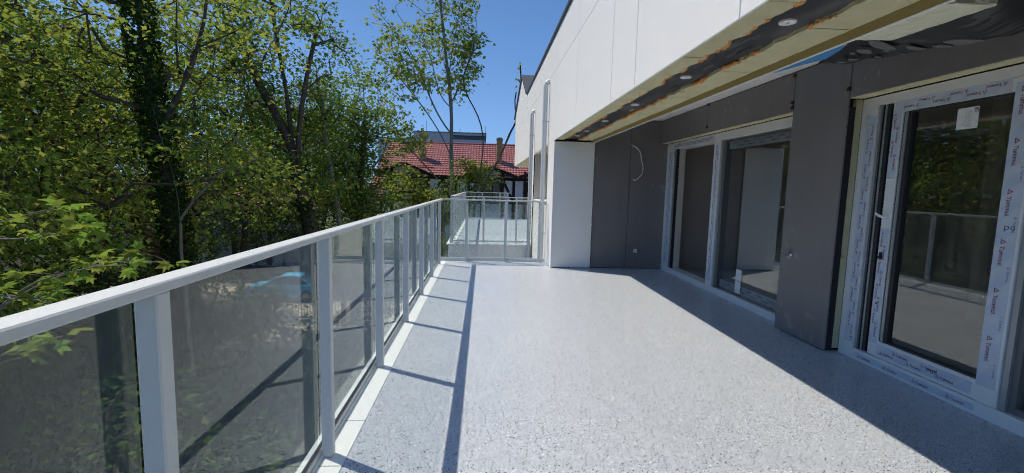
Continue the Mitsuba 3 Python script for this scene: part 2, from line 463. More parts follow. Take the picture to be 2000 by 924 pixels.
# torn slab hanging below the membrane
s = trimesh.creation.box(extents=[1, 1, 1]).subdivide().subdivide().subdivide().subdivide().subdivide()
v = s.vertices.copy()
n0 = meshkit.fbm(v * 5 + 7, 4, 2) - .5
v = v * np.array([.34, .62, .08])
v += n0[:, None] * np.array([.05, .06, .03])
a = math.radians(3)
v = np.stack([v[:, 0] * math.cos(a) - v[:, 1] * math.sin(a), v[:, 0] * math.sin(a) + v[:, 1] * math.cos(a), v[:, 2] + .05 * v[:, 0]], 1) + [2.615, 2.77, 2.545]
s.vertices = v
lab(add('insulation_slab', s, 'm_wool_pale', smooth=True), 'torn yellowish insulation slab hanging loose from the dark ceiling', 'insulation')
# end wall of the loggia and the white column
add(B + '__column_panel', box(XF, 1.985, FY - .05, FY - .034, .012, ZB - .02, .002), 'm_column')
add(B + '__column_side', box(XF + .0, XF + .012, FY - .033, 9.0, .0, ZB - .003, .002), 'm_panel')
add(B + '__column_core', box(XF + .014, 1.98, FY - .03, 9.0, .002, ZB + .1), 'm_black')
for a, b in ((1.995, 2.655), (2.663, 3.335)):
    add(B + '__wall_panel', box(a, b, FY - .014, FY, .012, ZC - .012, .002), 'm_dark')
add(B + '__end_wall', box(1.985, 3.5, FY + .002, FY + .2, 0, ZC + .1), 'm_black')
# dark panels above the doors, and the pier between them
for a, b, z0 in ((6.537, FY - .018, ZB - .005), (4.697, 6.528, ZB - .005), (1.6, 3.944, ZB), (-.9, 1.592, ZB), (-3.5, -.908, ZB)):
    add(B + '__wall_panel', box(XW, XW + .014, a, b, z0, ZC - .014, .002), 'm_dark')
add(B + '__pier_panel', box(XW, XW + .016, 3.955, 4.688, .012, ZC - .014, .002), 'm_dark')
add(B + '__lintel', box(XW + .018, XD + .22, -3.5, FY, ZB + .016, ZC + .1), 'm_black')
add(B + '__pier_core', box(XW + .040, XD + .22, 4.0, 4.66, .0, ZB + .1), 'm_black')
add(B + '__pier_edge', box(XW + .017, XW + .078, 3.958, 4.66, .03, ZB - .08), 'm_black')
m, _, _ = ragged_slab(XW + .080, XD + .0, 3.960, 4.0, .03, ZB - .01, 1, .0, 3)
add(B + '__pier_insulation', m, 'm_wool')
for a, b in ((4.70, FY - .02), (-3.5, 3.97)):
    m = box(XW + .016, XD - .006, a, b, ZB - .004, ZB + .010)
    add(B + '__reveal_insulation', m, 'm_wool')
# rusty brackets in the panel joints
for y, z in ((6.532, 2.70), (6.532, 2.386), (4.692, 2.672), (4.692, 2.40), (4.692, 2.35), (3.949, 2.385)):
    k = add(B + '__bracket', box(XW - .016, XW - .001, y - .016, y + .020, z - .017, z + .017, .004), 'm_black')
    add(k + '__bracket_tongue', box(XW - .007, XW - .001, y + .021, y + .062, z - .010, z + .008, .002), 'm_rust')
# inside rooms
add(B + '__room_floor', box(XD + .21, 9, -3.5, 8.6, -.12, .004), 'm_screed')
add(B + '__room_wall', cat(box(9, 9.2, -3.5, 8.6, 0, ZC), box(XD + .2, 9, 8.34, 8.6, .005, ZC)), 'm_room')
add(B + '__room_wall', box(5.2, 9, 4.35, 4.5, .005, ZC - .001), 'm_room')
add(B + '__room_wall', box(XD + .3, 9, -3.7, -3.5, .005, ZC), 'm_room')
add(B + '__room_ceiling', box(XD + .22, 9.2, -3.5, 8.6, ZC - .12, ZC), 'm_room')
# lower storeys under the terrace, back wall, gap wall with niche
add(B + '__lower_wall', box(-.55, 14, -3.5, 8.74, GZ, -.17), 'm_panel')
add(B + '__terrace_slab', box(-.92, -.705, -3.5, 8.92, -.32, -.006), 'm_rail')
add(B + '__terrace_slab', box(-.70, XF + .2, 8.765, 8.92, -.32, -.006), 'm_rail')
add(B + '__gap_wall', cat(box(XF + .002, XF + .014, 9.004, 9.06, -2, ZB), box(XF + .002, XF + .014, 9.06, 11.4, -3, 1.15), box(XF + .002, XF + .014, 11.4, 12.9, -3, ZB)), 'm_panel')
add(B + '__gap_core', cat(box(XF + .4, XF + .6, 9.0, 12.9, GZ, ZB + .2), box(XF + .016, XF + .39, 9.062, 11.38, -3, 1.13), box(XF + .016, XF + .39, 11.405, 12.9, -3, ZB)), 'm_beige')
add(B + '__niche_sill', box(XF - .02, XF + .38, 9.07, 11.38, 1.152, 1.18, .004), 'm_flash')
add(B + '__niche_head', box(XF + .002, XF + .39, 9.06, 11.4, ZB - .03, ZB - .003), 'm_beige')
add(B + '__back_block', box(9.3, 14, -3.5, 13.9, GZ, 4.0), 'm_panel')

# ------------------------------------------------------------------ sliding doors
txt = meshkit.text_mesh('Tummul', 0.018, 0.0006, bold=True)
txt_s = meshkit.text_mesh('Tummul', 0.013, 0.0006)
txt_w = txt.bounds[1][0]


def logo(h):
    """outlined triangle with a smaller one inside"""
    s = __import__('shapely')
    a = s.Polygon([(0, 0), (h, 0), (h / 2, h * .95)])
    p = a.difference(a.buffer(-h * .13)).union(a.buffer(-h * .27))
    return cat(*[trimesh.creation.extrude_polygon(q, .0006) for q in getattr(p, 'geoms', [p])])


logo_big, logo_small = logo(.026), logo(.016)


def film(door, o, ex, ey, length, width, rows=1, step=.22, start=.03, flip=False, k=1.0):
    """a strip of protective film on the face whose x runs along ex; printed with repeating lettering."""
    o, ex, ey = (np.asarray(q, float) for q in (o, ex, ey))
    nrm = np.cross(ex, ey)
    m = trimesh.creation.box(extents=[length, width, .0012])
    m.apply_translation([length / 2, width / 2, .0006])
    key = add(door + '__protective_film', frame_map(m, o, ex, ey), 'm_film')
    if flip:
        tx, ty, o2 = -ex, -ey, o + ex * length + ey * width
    else:
        tx, ty, o2 = ex, ey, o
    big, small = [], []
    lb, tb = logo_big.copy(), txt.copy()
    lb.apply_scale([k, k, 1])
    tb.apply_scale([k, k, 1])
    s, i = start, 0
    lines = [.30, .66] if rows == 2 else [.40]
    while s < length - .13 * k:
        w0 = lines[i % len(lines)] * width if rows == 2 else lines[0] * width
        q = o2 + tx * s + ty * (w0 - .009 * k) + nrm * .0014
        big += [frame_map(lb, q, tx, ty), frame_map(tb, q + tx * .034 * k, tx, ty)]
        if rows == 1 and width > .07:
            q = o2 + tx * (s + step * .55) + ty * (width * .78) + nrm * .0014
            small += [frame_map(logo_small, q, tx, ty), frame_map(txt_s, q + tx * .03, tx, ty)]
        s += step * (.5 if rows == 2 else 1) * (1.0 if rows == 1 else 1.0)
        i += 1
    labels[add(key + '__printing', merge_raw(big), 'm_print')] = {'kind': 'stuff'}
    if small:
        labels[add(key + '__small_printing', merge_raw(small), 'm_print2')] = {'kind': 'stuff'}
    return key


Z, Yn = np.array([0, 0, 1.]), np.array([0, -1., 0])
# near door: frame, groove, sliding sash with pane, mullion, second pane
D1 = B + '__sliding_door'
count[D1] = 1
add(D1 + '__frame', cat(box(XD, XD + .19, 3.790, 3.955, .0, ZB - .014), box(XD, XD + .19, -3.4, 3.789, ZB - .085, ZB - .014), box(XD, XD + .19, -3.4, 3.789, .0, .095)), 'm_pvc')
add(D1 + '__track', cat(box(XD + .035, XD + .06, 3.70, 3.789, .096, ZB - .086), box(XD + .09, XD + .19, 3.64, 3.789, .096, ZB - .086)), 'm_gasket')
add(D1 + '__track_rail', cat(box(XD + .012, XD + .03, 3.768, 3.7885, .097, ZB - .087), box(XD + .03, XD + .05, 3.735, 3.75, .097, ZB - .087)), 'm_alu')
XS = XD + .012   # front of the sash
add(D1 + '__sash', cat(box(XS, XS + .07, 3.560, 3.655, .10, ZB - .09, .004), box(XS, XS + .07, 2.78, 3.558, .10, .235), box(XS, XS + .07, 2.78, 3.558, 2.135, ZB - .09)), 'm_pvc')
add(D1 + '__gasket', cat(box(XS + .012, XS + .068, 3.490, 3.559, .236, 2.134), box(XS + .012, XS + .03, 2.78, 3.489, .236, .250), box(XS + .012, XS + .03, 2.78, 3.489, 2.120, 2.134)), 'm_gasket')
add(D1 + '__bead', box(XS + .004, XS + .011, 3.520, 3.545, .237, 2.133), 'm_alu')
add(D1 + '__pane', quad((XS + .035, 2.78, .25), (XS + .035, 3.489, .25), (XS + .035, 3.489, 2.12), (XS + .035, 2.78, 2.12)), 'm_pane')
add(D1 + '__mullion', box(XD + .004, XD + .12, 2.640, 2.778, .096, ZB - .086, .004), 'm_pvc')
add(D1 + '__gasket', cat(box(XD + .04, XD + .11, 2.560, 2.639, .10, ZB - .09), box(XD + .04, XD + .11, -3.3, 2.559, .096, .14)), 'm_seal')
add(D1 + '__bead', box(XD + .02, XD + .0395, 2.60, 2.636, .10, ZB - .09), 'm_alu')
add(D1 + '__pane', quad((XD + .08, -3.3, .14), (XD + .08, 2.559, .14), (XD + .08, 2.559, 2.23), (XD + .08, -3.3, 2.23)), 'm_pane')
# films on it
film(D1, (XD, 3.8950, 2.14), -Z, Yn, 2.0, .10, 2, .22, flip=True)
film(D1, (XS, 3.6480, 2.16), -Z, Yn, .56, .08, 2, .22)
film(D1, (XS, 3.6480, 1.19), -Z, Yn, .98, .08, 2, .22)
film(D1, (XS, 3.64, 2.138), Yn, Z, .84, .085, 2, .24, flip=True)
film(D1, (XS, 3.56, .118), Yn, Z, .76, .09, 2, .24)
film(D1, (XD + .004, 2.7730, 2.19), -Z, Yn, 1.98, .118, 1, .32, k=1.35)
film(D1, (XD, 3.76, .02), Yn, Z, 1.0, .05, 1, .26)
# handwriting on the films
for word, o, ex, ey, h in (('P9', (XD + .0062, 2.735, 1.245), Yn, Z, .04), ('P09', (XS + .0004, 3.12, .150), Yn, Z, .032)):
    wm = meshkit.text_mesh(word, h, .0008)
    add(D1 + '__handwriting', frame_map(wm, np.array(o) - np.array([.003, 0, 0]), ex, ey), 'm_ink')
# latch, loose film flap, small keyhole
add(D1 + '__latch', cat(box(XS - .02, XS - .001, 3.60, 3.64, .93, .955, .004), box(XS - .012, XS - .001, 3.606, 3.632, .955, .985, .003)), 'm_black')
fl = spline([(XS - .004, 3.585, 1.275), (XS - .03, 3.60, 1.27), (XS - .05, 3.64, 1.285), (XS - .03, 3.69, 1.31)], 10)
m = trimesh.Trimesh(np.vstack([fl, fl + [.004, .0, .022]]), np.vstack([np.stack([np.arange(9), np.arange(9) + 1, np.arange(9) + 11], 1), np.stack([np.arange(9), np.arange(9) + 11, np.arange(9) + 10], 1)]), process=False)
add(D1 + '__film_flap', m, 'm_white')
fl = spline([(XD - .002, 3.87, 2.13), (XD - .03, 3.86, 2.11), (XD - .04, 3.83, 2.05), (XD - .02, 3.80, 2.02)], 8)
m = trimesh.Trimesh(np.vstack([fl, fl + [.004, .015, .022]]), np.vstack([np.stack([np.arange(7), np.arange(7) + 1, np.arange(7) + 9], 1), np.stack([np.arange(7), np.arange(7) + 9, np.arange(7) + 8], 1)]), process=False)
add(D1 + '__film_flap', m, 'm_white')
add(D1 + '__keyhole', disc((XS - .002, 3.612, .55), .008, .006, 'x', 12), 'm_black')
lab(D1, 'near sliding door with red printed protective film on its white frame')
# far door: open bay on the left, glazed bay on the right
D2 = num(B + '__sliding_door')
y0, y1 = 4.5, 8.29
add(D2 + '__frame', cat(box(XD, XD + .19, 8.0, y1, 0, ZB - .014), box(XD, XD + .19, y0, 7.999, 2.19, ZB - .014), box(XD, XD + .19, y0, 7.999, 0, .085)), 'm_pvc')
add(D2 + '__track', box(XD + .03, XD + .075, 7.93, 7.999, .086, 2.189), 'm_gasket')
add(D2 + '__reveal', box(XD + .08, XD + .19, 7.93, 7.999, .086, 2.189), 'm_beige')
add(D2 + '__track_rail', box(XD + .012, XD + .029, 7.955, 7.985, .087, 2.188), 'm_alu')
add(D2 + '__mullion', box(XD + .004, XD + .13, 6.40, 6.575, .086, 2.188, .004), 'm_pvc')
add(D2 + '__gasket', cat(box(XD + .03, XD + .12, 6.30, 6.399, .09, 2.186), box(XD + .045, XD + .06, y0, 6.299, .086, .10), box(XD + .045, XD + .06, y0, 6.299, 2.17, 2.188)), 'm_seal')
add(D2 + '__bead', box(XD + .012, XD + .029, 6.34, 6.37, .09, 2.186), 'm_alu')
add(D2 + '__pane', quad((XD + .05, y0, .10), (XD + .05, 6.299, .10), (XD + .05, 6.299, 2.17), (XD + .05, y0, 2.17)), 'm_pane')
film(D2, (XD, 8.1900, 2.15), -Z, Yn, 2.0, .17, 2, .20)
film(D2, (XD + .004, 6.5300, 2.15), -Z, Yn, 2.0, .10, 2, .20)
film(D2, (XD, 7.98, 2.205), Yn, Z, 1.40, .07, 2, .22, flip=True)
# film seen through the pane on the inner frame
for z0 in (.115, 2.05):
    film(D2, (XD + .075, 6.28, z0), Yn, Z, 1.70, .11, 2, .24, flip=z0 > 1)
lab(D2, 'far sliding door with its left bay open and green tinted right pane')
# stickers on the panes
st = frame_map(trimesh.creation.box(extents=[.145, .148, .0008]), (XS + .033, 3.085, 2.014), Yn, Z)
k = lab(add('glass_label', st, 'm_paper'), 'white certificate label stuck on the near door pane, printed with small lines', 'label')
lines = []
for i in range(9):
    w = .05 + .06 * ((i * 7) % 5) / 5
    lines.append(box(0, w, -.0006, 0, 0, .0016).apply_translation([0, 0, 0]))
pr_lines = []
for i in range(12):
    L = (.03 + .05 * ((i * 7) % 5) / 5)
    pr_lines.append(box(XS + .0318, XS + .0322, 3.085 - .03 + .006 * (i % 2), 3.085 - .03 + L, 1.955 + i * .010, 1.9565 + i * .010))
ce = meshkit.text_mesh('CE', .020, .0006, bold=True)
pr_lines.append(frame_map(ce, (XS + .0324, 3.045, 2.05), Yn, Z))
pr_lines.append(box(XS + .0318, XS + .0322, 3.02, 3.045, 2.072, 2.080))
add(k + '__printing', merge_raw(pr_lines), 'm_print2')
st = cat(frame_map(trimesh.creation.box(extents=[.13, .15, .0008]), (XD + .047, 5.77, .37), Yn, Z), frame_map(trimesh.creation.box(extents=[.13, .16, .0008]), (XD + .0472, 5.775, .21), Yn, Z))
lab(add('glass_label', st, 'm_paper'), 'two overlapping blank white paper sheets stuck low on the far door pane', 'label')

# ------------------------------------------------------------------ fittings on the walls
k = 'wall_tap'
lab(k, 'small chrome tap sticking out of the dark pier panel', 'tap')
add(k + '__flange', disc((XW - .008, 4.53, .83), .040, .014, 'x', 28), 'm_chrome', 40)
add(k + '__spout', tube(spline([(XW - .014, 4.53, .83), (XW - .07, 4.535, .832), (XW - .10, 4.54, .825)], 6), [.016, .014, .013, .013, .012, .012], 14), 'm_chrome', 50)
add(k + '__handle', box(XW - .06, XW - .045, 4.515, 4.575, .838, .850, .004), 'm_chrome')
k = lab(add('wall_socket', box(2.80, 2.87, FY - .028, FY - .0145, .30, .37, .006), 'm_white'), 'small square white socket low on the dark end wall', 'socket')
add(k + '__cover', box(2.812, 2.858, FY - .033, FY - .0285, .312, .358, .003), 'm_plastic_grey')
cab = spline([(2.655, FY - .016, 2.28), (2.70, FY - .04, 2.25), (2.80, FY - .06, 2.17), (2.845, FY - .06, 2.02), (2.885, FY - .06, 1.86), (2.86, FY - .055, 1.73), (2.79, FY - .05, 1.66), (2.735, FY - .05, 1.63), (2.725, FY - .055, 1.665)], 40)
lab(add('electric_cable', tube(cab, .0085, 8), 'm_white', smooth=True), 'loose white cable hanging from the joint of the dark end wall', 'cable')

# ------------------------------------------------------------------ railings


def pane_quad(key, a, b, z0, z1):
    add(key, quad((a[0], a[1], z0), (b[0], b[1], z0), (b[0], b[1], z1), (a[0], a[1], z1)), 'm_glass')


def railing(key, label, y_start, y_end, posts, x_right, xposts, front=None):
    lab(key, label, 'railing')
    hw0, hw1 = RX - .06, RX + .010
    add(key + '__handrail', box(hw0, hw1, y_start, y_end + .035, 1.178, 1.205, .004), 'm_rail')
    add(key + '__handrail', box(hw1 + .001, x_right, y_end - .03, y_end + .035, 1.178, 1.205, .004), 'm_rail')
    for y in posts:
        add(key + '__post', box(RX - .055, RX, y - .025, y + .025, .006, 1.177, .004), 'm_rail')
    for x in xposts:
        add(key + '__post', box(x - .025, x + .025, y_end - .03, y_end + .025, .006, 1.177, .004), 'm_rail')
    add(key + '__bottom_rail', box(RX - .085, RX - .060, y_start, y_end + .06, .0, .052, .003), 'm_rail')
    add(key + '__bottom_rail', box(RX - .059, x_right, y_end + .028, y_end + .052, .0, .075, .003), 'm_rail')
    add(key + '__gasket', box(RX - .080, RX - .066, y_start, y_end + .05, .053, .062), 'm_gasket')
    add(key + '__flashing', box(RX - .058, RX + .070, y_start, y_end - .06, -.02, .005, .002), 'm_flash')
    add(key + '__flashing', box(RX - .058, x_right, y_end - .059, y_end + .026, -.02, .005, .002), 'm_flash')
    add(key + '__bead', box(RX - .058, RX - .052, y_start, y_end - .04, .0052, .020), 'm_flash')
    yy = [y_start] + list(posts)
    for a, b in zip(yy[:-1], yy[1:]):
        pane_quad(key + '__glass_pane', (RX - .073, a + .004), (RX - .073, b - .004), .063, 1.177)
    xx = [RX - .04] + list(xposts)
    for a, b in zip(xx[:-1], xx[1:]):
        pane_quad(key + '__glass_pane', (a + .004, y_end + .038), (b - .004, y_end + .038), .076, 1.177)


railing('glass_railing', 'pale grey metal railing with glass panes along the near terrace', -2.55, FR, [-1.30, -.08, 1.14, 2.36, 3.58, 4.80, 6.02, 7.24, 8.46], 1.22, [-.31, .44, 1.10])
posts2 = [11.9] + list(np.arange(12.6, 20.7, .95)) + [20.7]
railing('glass_railing_001', 'pale grey metal railing with glass panes round the second terrace', 11.78, 20.75, posts2, 1.22, [-.05, .75, 1.1])
count['glass_railing'] = 2
k = 'glass_railing_001'
add(k + '__handrail', box(RX - .06, 1.22, 11.745, 11.779, 1.178, 1.205, .004), 'm_rail')
for x in (-.78, .02, .86, 1.2):
    add(k + '__post', box(x - .022, x + .022, 11.75, 11.79, .006, 1.177, .004), 'm_rail')
for a, b in ((-.75, .0), (.04, .84), (.88, 1.18)):
    pane_quad(k + '__glass_pane', (a, 11.775), (b, 11.775), .06, 1.177)
add(k + '__bottom_rail', box(RX - .05, 1.22, 11.755, 11.785, .03, .075, .003), 'm_rail')
# expansion joints in the flashing
for y in (2.26, 2.72):
    add('glass_railing__flashing_joint', box(RX - .05, RX + .072, y, y + .003, .0052, .0062), 'm_gasket')

# ------------------------------------------------------------------ neighbouring block with the second terrace
N = 'neighbouring_block'
lab(N, 'white panelled block with a dark gable roof beyond the gap', 'building')
add(N + '__terrace_slab', box(-.90, XD, 11.70, 20.9, -.10, -.101 + .0), 'm_rail') if False else None
add(N + '__edge_cap', box(-.92, XF - .02, 11.68, 11.82, -.055, -.012, .004), 'm_flash')
add(N + '__edge_cap', box(-.92, -.705, 11.821, 20.9, -.055, -.012, .004), 'm_flash')
for a, b in ((-.88, .272), (.278, XF - .02)):
    add(N + '__fascia_panel', box(a, b, 11.72, 11.735, -.62, -.056, .002), 'm_panel')
for a, b in zip(np.arange(11.74, 20.8, 1.5), np.arange(13.24, 22, 1.5)):
    add(N + '__fascia_panel', box(-.88, -.866, a + .003, min(b, 20.9) - .003, -.62, -.056, .002), 'm_panel')
add(N + '__lower_wall', box(-.6, 14, 11.9, 20.8, GZ, -.11), 'm_panel')
add(N + '__lower_wall', box(-.86, 3, 11.74, 20.88, -.62, -.106), 'm_panel')
# overhang: y 12.9 - 18.9, gable on top
pk, ya, yb, yp, zp = None, 13.95, 19.3, 15.95, 5.17
sh = __import__('shapely')
for a, b in ((12.9, 13.95),):
    add(N + '__overhang_floor', box(XF + .02, 3.2, 12.9, 18.9, ZB - .0, ZB + .12), 'm_wool')
gab = [sh.Polygon([(13.957, ZB), (18.9, ZB), (18.9, 3.557), (13.957, 3.557)]), sh.Polygon([(13.957, 3.563), (18.9, 3.563), (18.9, 4.36), (yp, zp), (13.957, 4.2)])]
for cut0, cut1 in ((13.9, 15.7), (15.706, 17.3), (17.306, 19)):
    for gp in gab:
        q = gp.intersection(sh.box(cut0, 0, cut1, 9))
        if q.area < .01:
            continue
        m = trimesh.creation.extrude_polygon(q, .012)
        v = m.vertices
        m = trimesh.Trimesh(np.stack([XF + v[:, 2], v[:, 0], v[:, 1]], 1), m.faces)
        add(N + '__facade_panel', m, 'm_panel')
add(N + '__core', box(XF + .02, 8, 13.97, 18.88, ZB + .125, 4.19), 'm_black')
add(N + '__end_wall', box(XF + .05, 8, 18.9, 19.1, ZB, 4.2), 'm_panel')
add(N + '__recess_wall', box(3.3, 3.5, 12.9, 18.9, 0, ZB), 'm_dark')
add(N + '__recess_wall', box(XF + .05, 3.3, 12.75, 12.89, 0, ZB + .1), 'm_panel')


def slope(y0, z0, y1, z1, th=.06):
    v = np.array([[x, y, z + d] for d in (0, th) for x in (XF - .05, 9) for y, z in ((y0, z0), (y1, z1))])
    return trimesh.convex.convex_hull(v)


k = add(N + '__roof', slope(13.93, 4.215, yp, zp + .02), 'm_slate')
k = add(N + '__roof', slope(yp + .002, zp + .02, 19.25, 4.22), 'm_slate')

# downpipes
for x, y, zt, label in ((1.175, 9.12, 3.50, 'white downpipe by the near railing end, the closer of the two'), (1.175, 11.62, 3.34, 'white downpipe farther along the facade beside the second terrace')):
    k = num('downpipe')
    lab(k, label, 'downpipe', )
    pth = np.vstack([[(x, y, z) for z in np.linspace(-3, zt - .12, 5)], spline([(x, y, zt - .08), (x + .012, y, zt - .03), (x + .05, y, zt + .012), (x + .085, y, zt + .02)], 8)])
    add(k + '__pipe', tube(pth, .048, 18), 'm_pvc', 60)
    for z in (2.75, .55, -1.2):
        add(k + '__bracket', cat(disc((x, y, z), .054, .025, n=18), box(x + .05, XF - .001, y - .05, y - .03, z - .008, z + .008)), 'm_plastic_grey')
lab(add('hanging_wire', tube(spline([(1.235, 11.3, 2.25), (1.23, 11.28, 1.6), (1.225, 11.3, .9), (1.235, 11.32, -.4)], 16), .012, 6), 'm_gasket', smooth=True), 'thin dark wire hanging down the wall between the downpipes', 'wire')

# ------------------------------------------------------------------ half-timbered house with tiled roof
H = 'half_timbered_house'
lab(H, 'half timbered white house with a long red tiled roof behind the railings', 'house')
HY = 33.0


def tiled(x0, x1, y0, z0, y1, z1, tw=.21, th=.36, nx=5):
    L = math.hypot(y1 - y0, z1 - z0)
    rows, cols = int(round(L / th)), int(round((x1 - x0) / tw))
    xs = np.linspace(x0, x1, cols * nx + 1)
    wav = .028 * np.abs(np.sin(np.pi * np.arange(cols * nx + 1) / nx)) ** .7
    s = np.repeat(np.arange(rows + 1) / rows, 2)[1:-1]
    lift = np.tile([.045, .0], rows)
    ny, nz = -(z1 - z0) / L, (y1 - y0) / L
    X = np.repeat(xs[None], len(s), 0)
    hgt = wav[None] + lift[:, None]
    Y = (y0 + (y1 - y0) * s)[:, None] + ny * hgt
    Zz = (z0 + (z1 - z0) * s)[:, None] + nz * hgt
    v = np.stack([X, Y, Zz], -1).reshape(-1, 3)
    n, m = len(s), len(xs)
    i, j = np.meshgrid(np.arange(n - 1), np.arange(m - 1), indexing='ij')
    a = (i * m + j).ravel()
    f = np.vstack([np.stack([a, a + 1, a + m + 1], 1), np.stack([a, a + m + 1, a + m], 1)])
    return trimesh.Trimesh(v, f, process=False)


RZ, RYY = 4.8, 37.6     # ridge
SL = (RZ - 2.15) / (RYY - 32.7)
add(H + '__wall', cat(box(-7.3, 6.2, HY, 42, GZ, 2.1), box(-7.2, -6.5, 29, HY - .01, GZ, -.6)), 'm_plaster')
r1 = add(H + '__roof', tiled(-7.5, 6.4, 32.7, 2.15, RYY, RZ), 'm_tile')
add(r1 + '__roof_back', slope(RYY + .01, RZ - .03, 42.4, 2.2).apply_transform(np.diag([1, 1, 1, 1])) if False else trimesh.convex.convex_hull(np.array([[x, y, z] for x in (-7.5, 6.4) for y, z in ((RYY, RZ), (42.4, 2.2), (RYY, RZ - .1), (42.4, 2.1))])), 'm_tile')
add(r1 + '__ridge', tube([(-7.5, RYY, RZ + .02), (6.4, RYY, RZ + .02)], .11, 10), 'm_tile')
add(H + '__roof', tiled(-7.5, -6.45, 28.2, 2.15 - SL * 4.5, 32.69, 2.15), 'm_tile')
add(H + '__verge_board', cat(trimesh.convex.convex_hull(np.array([[x, y, 2.15 + SL * (y - 32.7) + d] for x in (-7.56, -7.5) for y in (28.2, RYY) for d in (-.2, .04)]))), 'm_timber')


def gable(xl, xa, xr, zl, za, zr, yf=32.35, yb=36.0):
    """small cross gable with its two tiled slopes, barge boards and the plastered triangle under it"""
    tri = [(xl, zl), (xa, za), (xr, zr)]
    v = np.array([[x, y, z] for y in (HY - .02, HY + .1) for x, z in tri + [(xl, 1.9), (xr, 1.9)]])
    add(H + '__gable_wall', trimesh.convex.convex_hull(v), 'm_plaster')
    for (xa0, za0), (xb0, zb0) in (((xl, zl), (xa, za)), ((xa, za), (xr, zr))):
        d = np.array([xb0 - xa0, zb0 - za0])
        nn = np.array([-d[1], d[0]]) / np.hypot(*d)
        v = np.array([[x + nn[0] * t, y, z + nn[1] * t] for y in (yf, yf + .06) for x, z in ((xa0, za0), (xb0, zb0)) for t in (-.12, .07)])
        add(H + '__barge_board', trimesh.convex.convex_hull(v), 'm_timber')
        n = max(3, int(np.hypot(*d) / .21) * 4)
        ts = np.linspace(0, 1, n + 1)
        prof = .03 * np.abs(np.sin(np.pi * np.arange(n + 1) / 4))
        yy = np.linspace(yf + .0, yb, 14)
        V = np.array([[xa0 + d[0] * t + nn[0] * (.09 + w), y, za0 + d[1] * t + nn[1] * (.09 + w)] for y in yy for t, w in zip(ts, prof)])
        i, j = np.meshgrid(np.arange(13), np.arange(n), indexing='ij')
        a = (i * (n + 1) + j).ravel()
        add(H + '__roof', trimesh.Trimesh(V, np.vstack([np.stack([a, a + 1, a + n + 2], 1), np.stack([a, a + n + 2, a + n + 1], 1)]), process=False), 'm_tile')


gable(-7.45, -5.5, -3.5, 2.25, 2.95, 2.1)
gable(-1.6, .55, 2.4, 2.0, 2.82, 2.15)
gable(2.45, 4.3, 6.3, 2.15, 2.85, 2.1)
for a, b in ((-7.3, 6.2),):
    for z in (2.02, .35, -1.2):
        add(H + '__timber_beam', box(a, b, HY - .05, HY - .021, z - .11, z + .11), 'm_timber')
for x in (-7.2, -6.45, -5.0, -3.9, -2.9, -1.95, -1.05, -.1, 1.36, 2.16, 2.95, 3.9, 4.9, 6.1):
    add(H + '__timber_post', box(x - .10, x + .10, HY - .06, HY - .0505, GZ, 2.6 if x in (-6.45, -5.0, 1.36, 2.95) else 1.9), 'm_timber')


def brace(xa, za, xb, zb, w=.18):
    d = np.array([xb - xa, zb - za])
    n = np.array([-d[1], d[0]]) / np.hypot(*d) * w / 2
    add(H + '__timber_brace', trimesh.convex.convex_hull(np.array([[x + s * n[0], y, z + s * n[1]] for y in (HY - .046, HY - .022) for x, z in ((xa, za), (xb, zb)) for s in (-1, 1)])), 'm_timber')


brace(1.4, 1.9, 2.15, .4)
brace(-.2, 1.9, -1.0, .4)
brace(-3.85, .4, -2.95, 1.9)
brace(-6.4, .4, -5.1, 1.9)
for xa, xb in ((0.02, 1.26), (-2.8, -2.0), (-4.9, -4.0), (3.05, 3.8)):
    k = add(H + '__window', cat(box(xa, xa + .07, HY - .045, HY - .0215, .5, 1.86), box(xb - .07, xb, HY - .045, HY - .0215, .5, 1.86), box(xa + .07, xb - .07, HY - .045, HY - .0215, 1.79, 1.86), box(xa + .07, xb - .07, HY - .045, HY - .0215, .5, .57), box((xa + xb) / 2 - .05, (xa + xb) / 2 + .05, HY - .045, HY - .0215, .571, 1.789)), 'm_timber')
    add(k + '__pane', box(xa + .07, xb - .07, HY - .021, HY - .0205, .571, 1.789), 'm_pane_dark')
    add(k + '__curtain', box(xa + .07 + .3 * (xb - xa), xa + .07 + .45 * (xb - xa), HY - .0204, HY - .0202, .571, 1.789), 'm_white')
for x, y, z0, z1 in ((-4.55, 35.0, 2.9, 5.22), (1.14, 34.8, 2.9, 5.08), (3.2, 36.9, 4.2, 5.2)):
    k = add(H + '__chimney', box(x - .22, x + .22, y - .22, y + .22, z0, z1 - .14), 'm_brick')
    add(k + '__chimney_cap', cat(box(x - .25, x + .25, y - .25, y + .25, z1 - .139, z1 - .05), box(x - .17, x + .17, y - .17, y + .17, z1 - .049, z1 + .04)), 'm_brick')
for a, b in ((-7.3, -5.6), (-5.5, -3.6), (-1.5, .4)):
    add(H + '__snow_guard', tube([(a, 33.6, 2.15 + SL * .9 + .12), (b, 33.6, 2.15 + SL * .9 + .12)], .025, 6), 'm_timber')

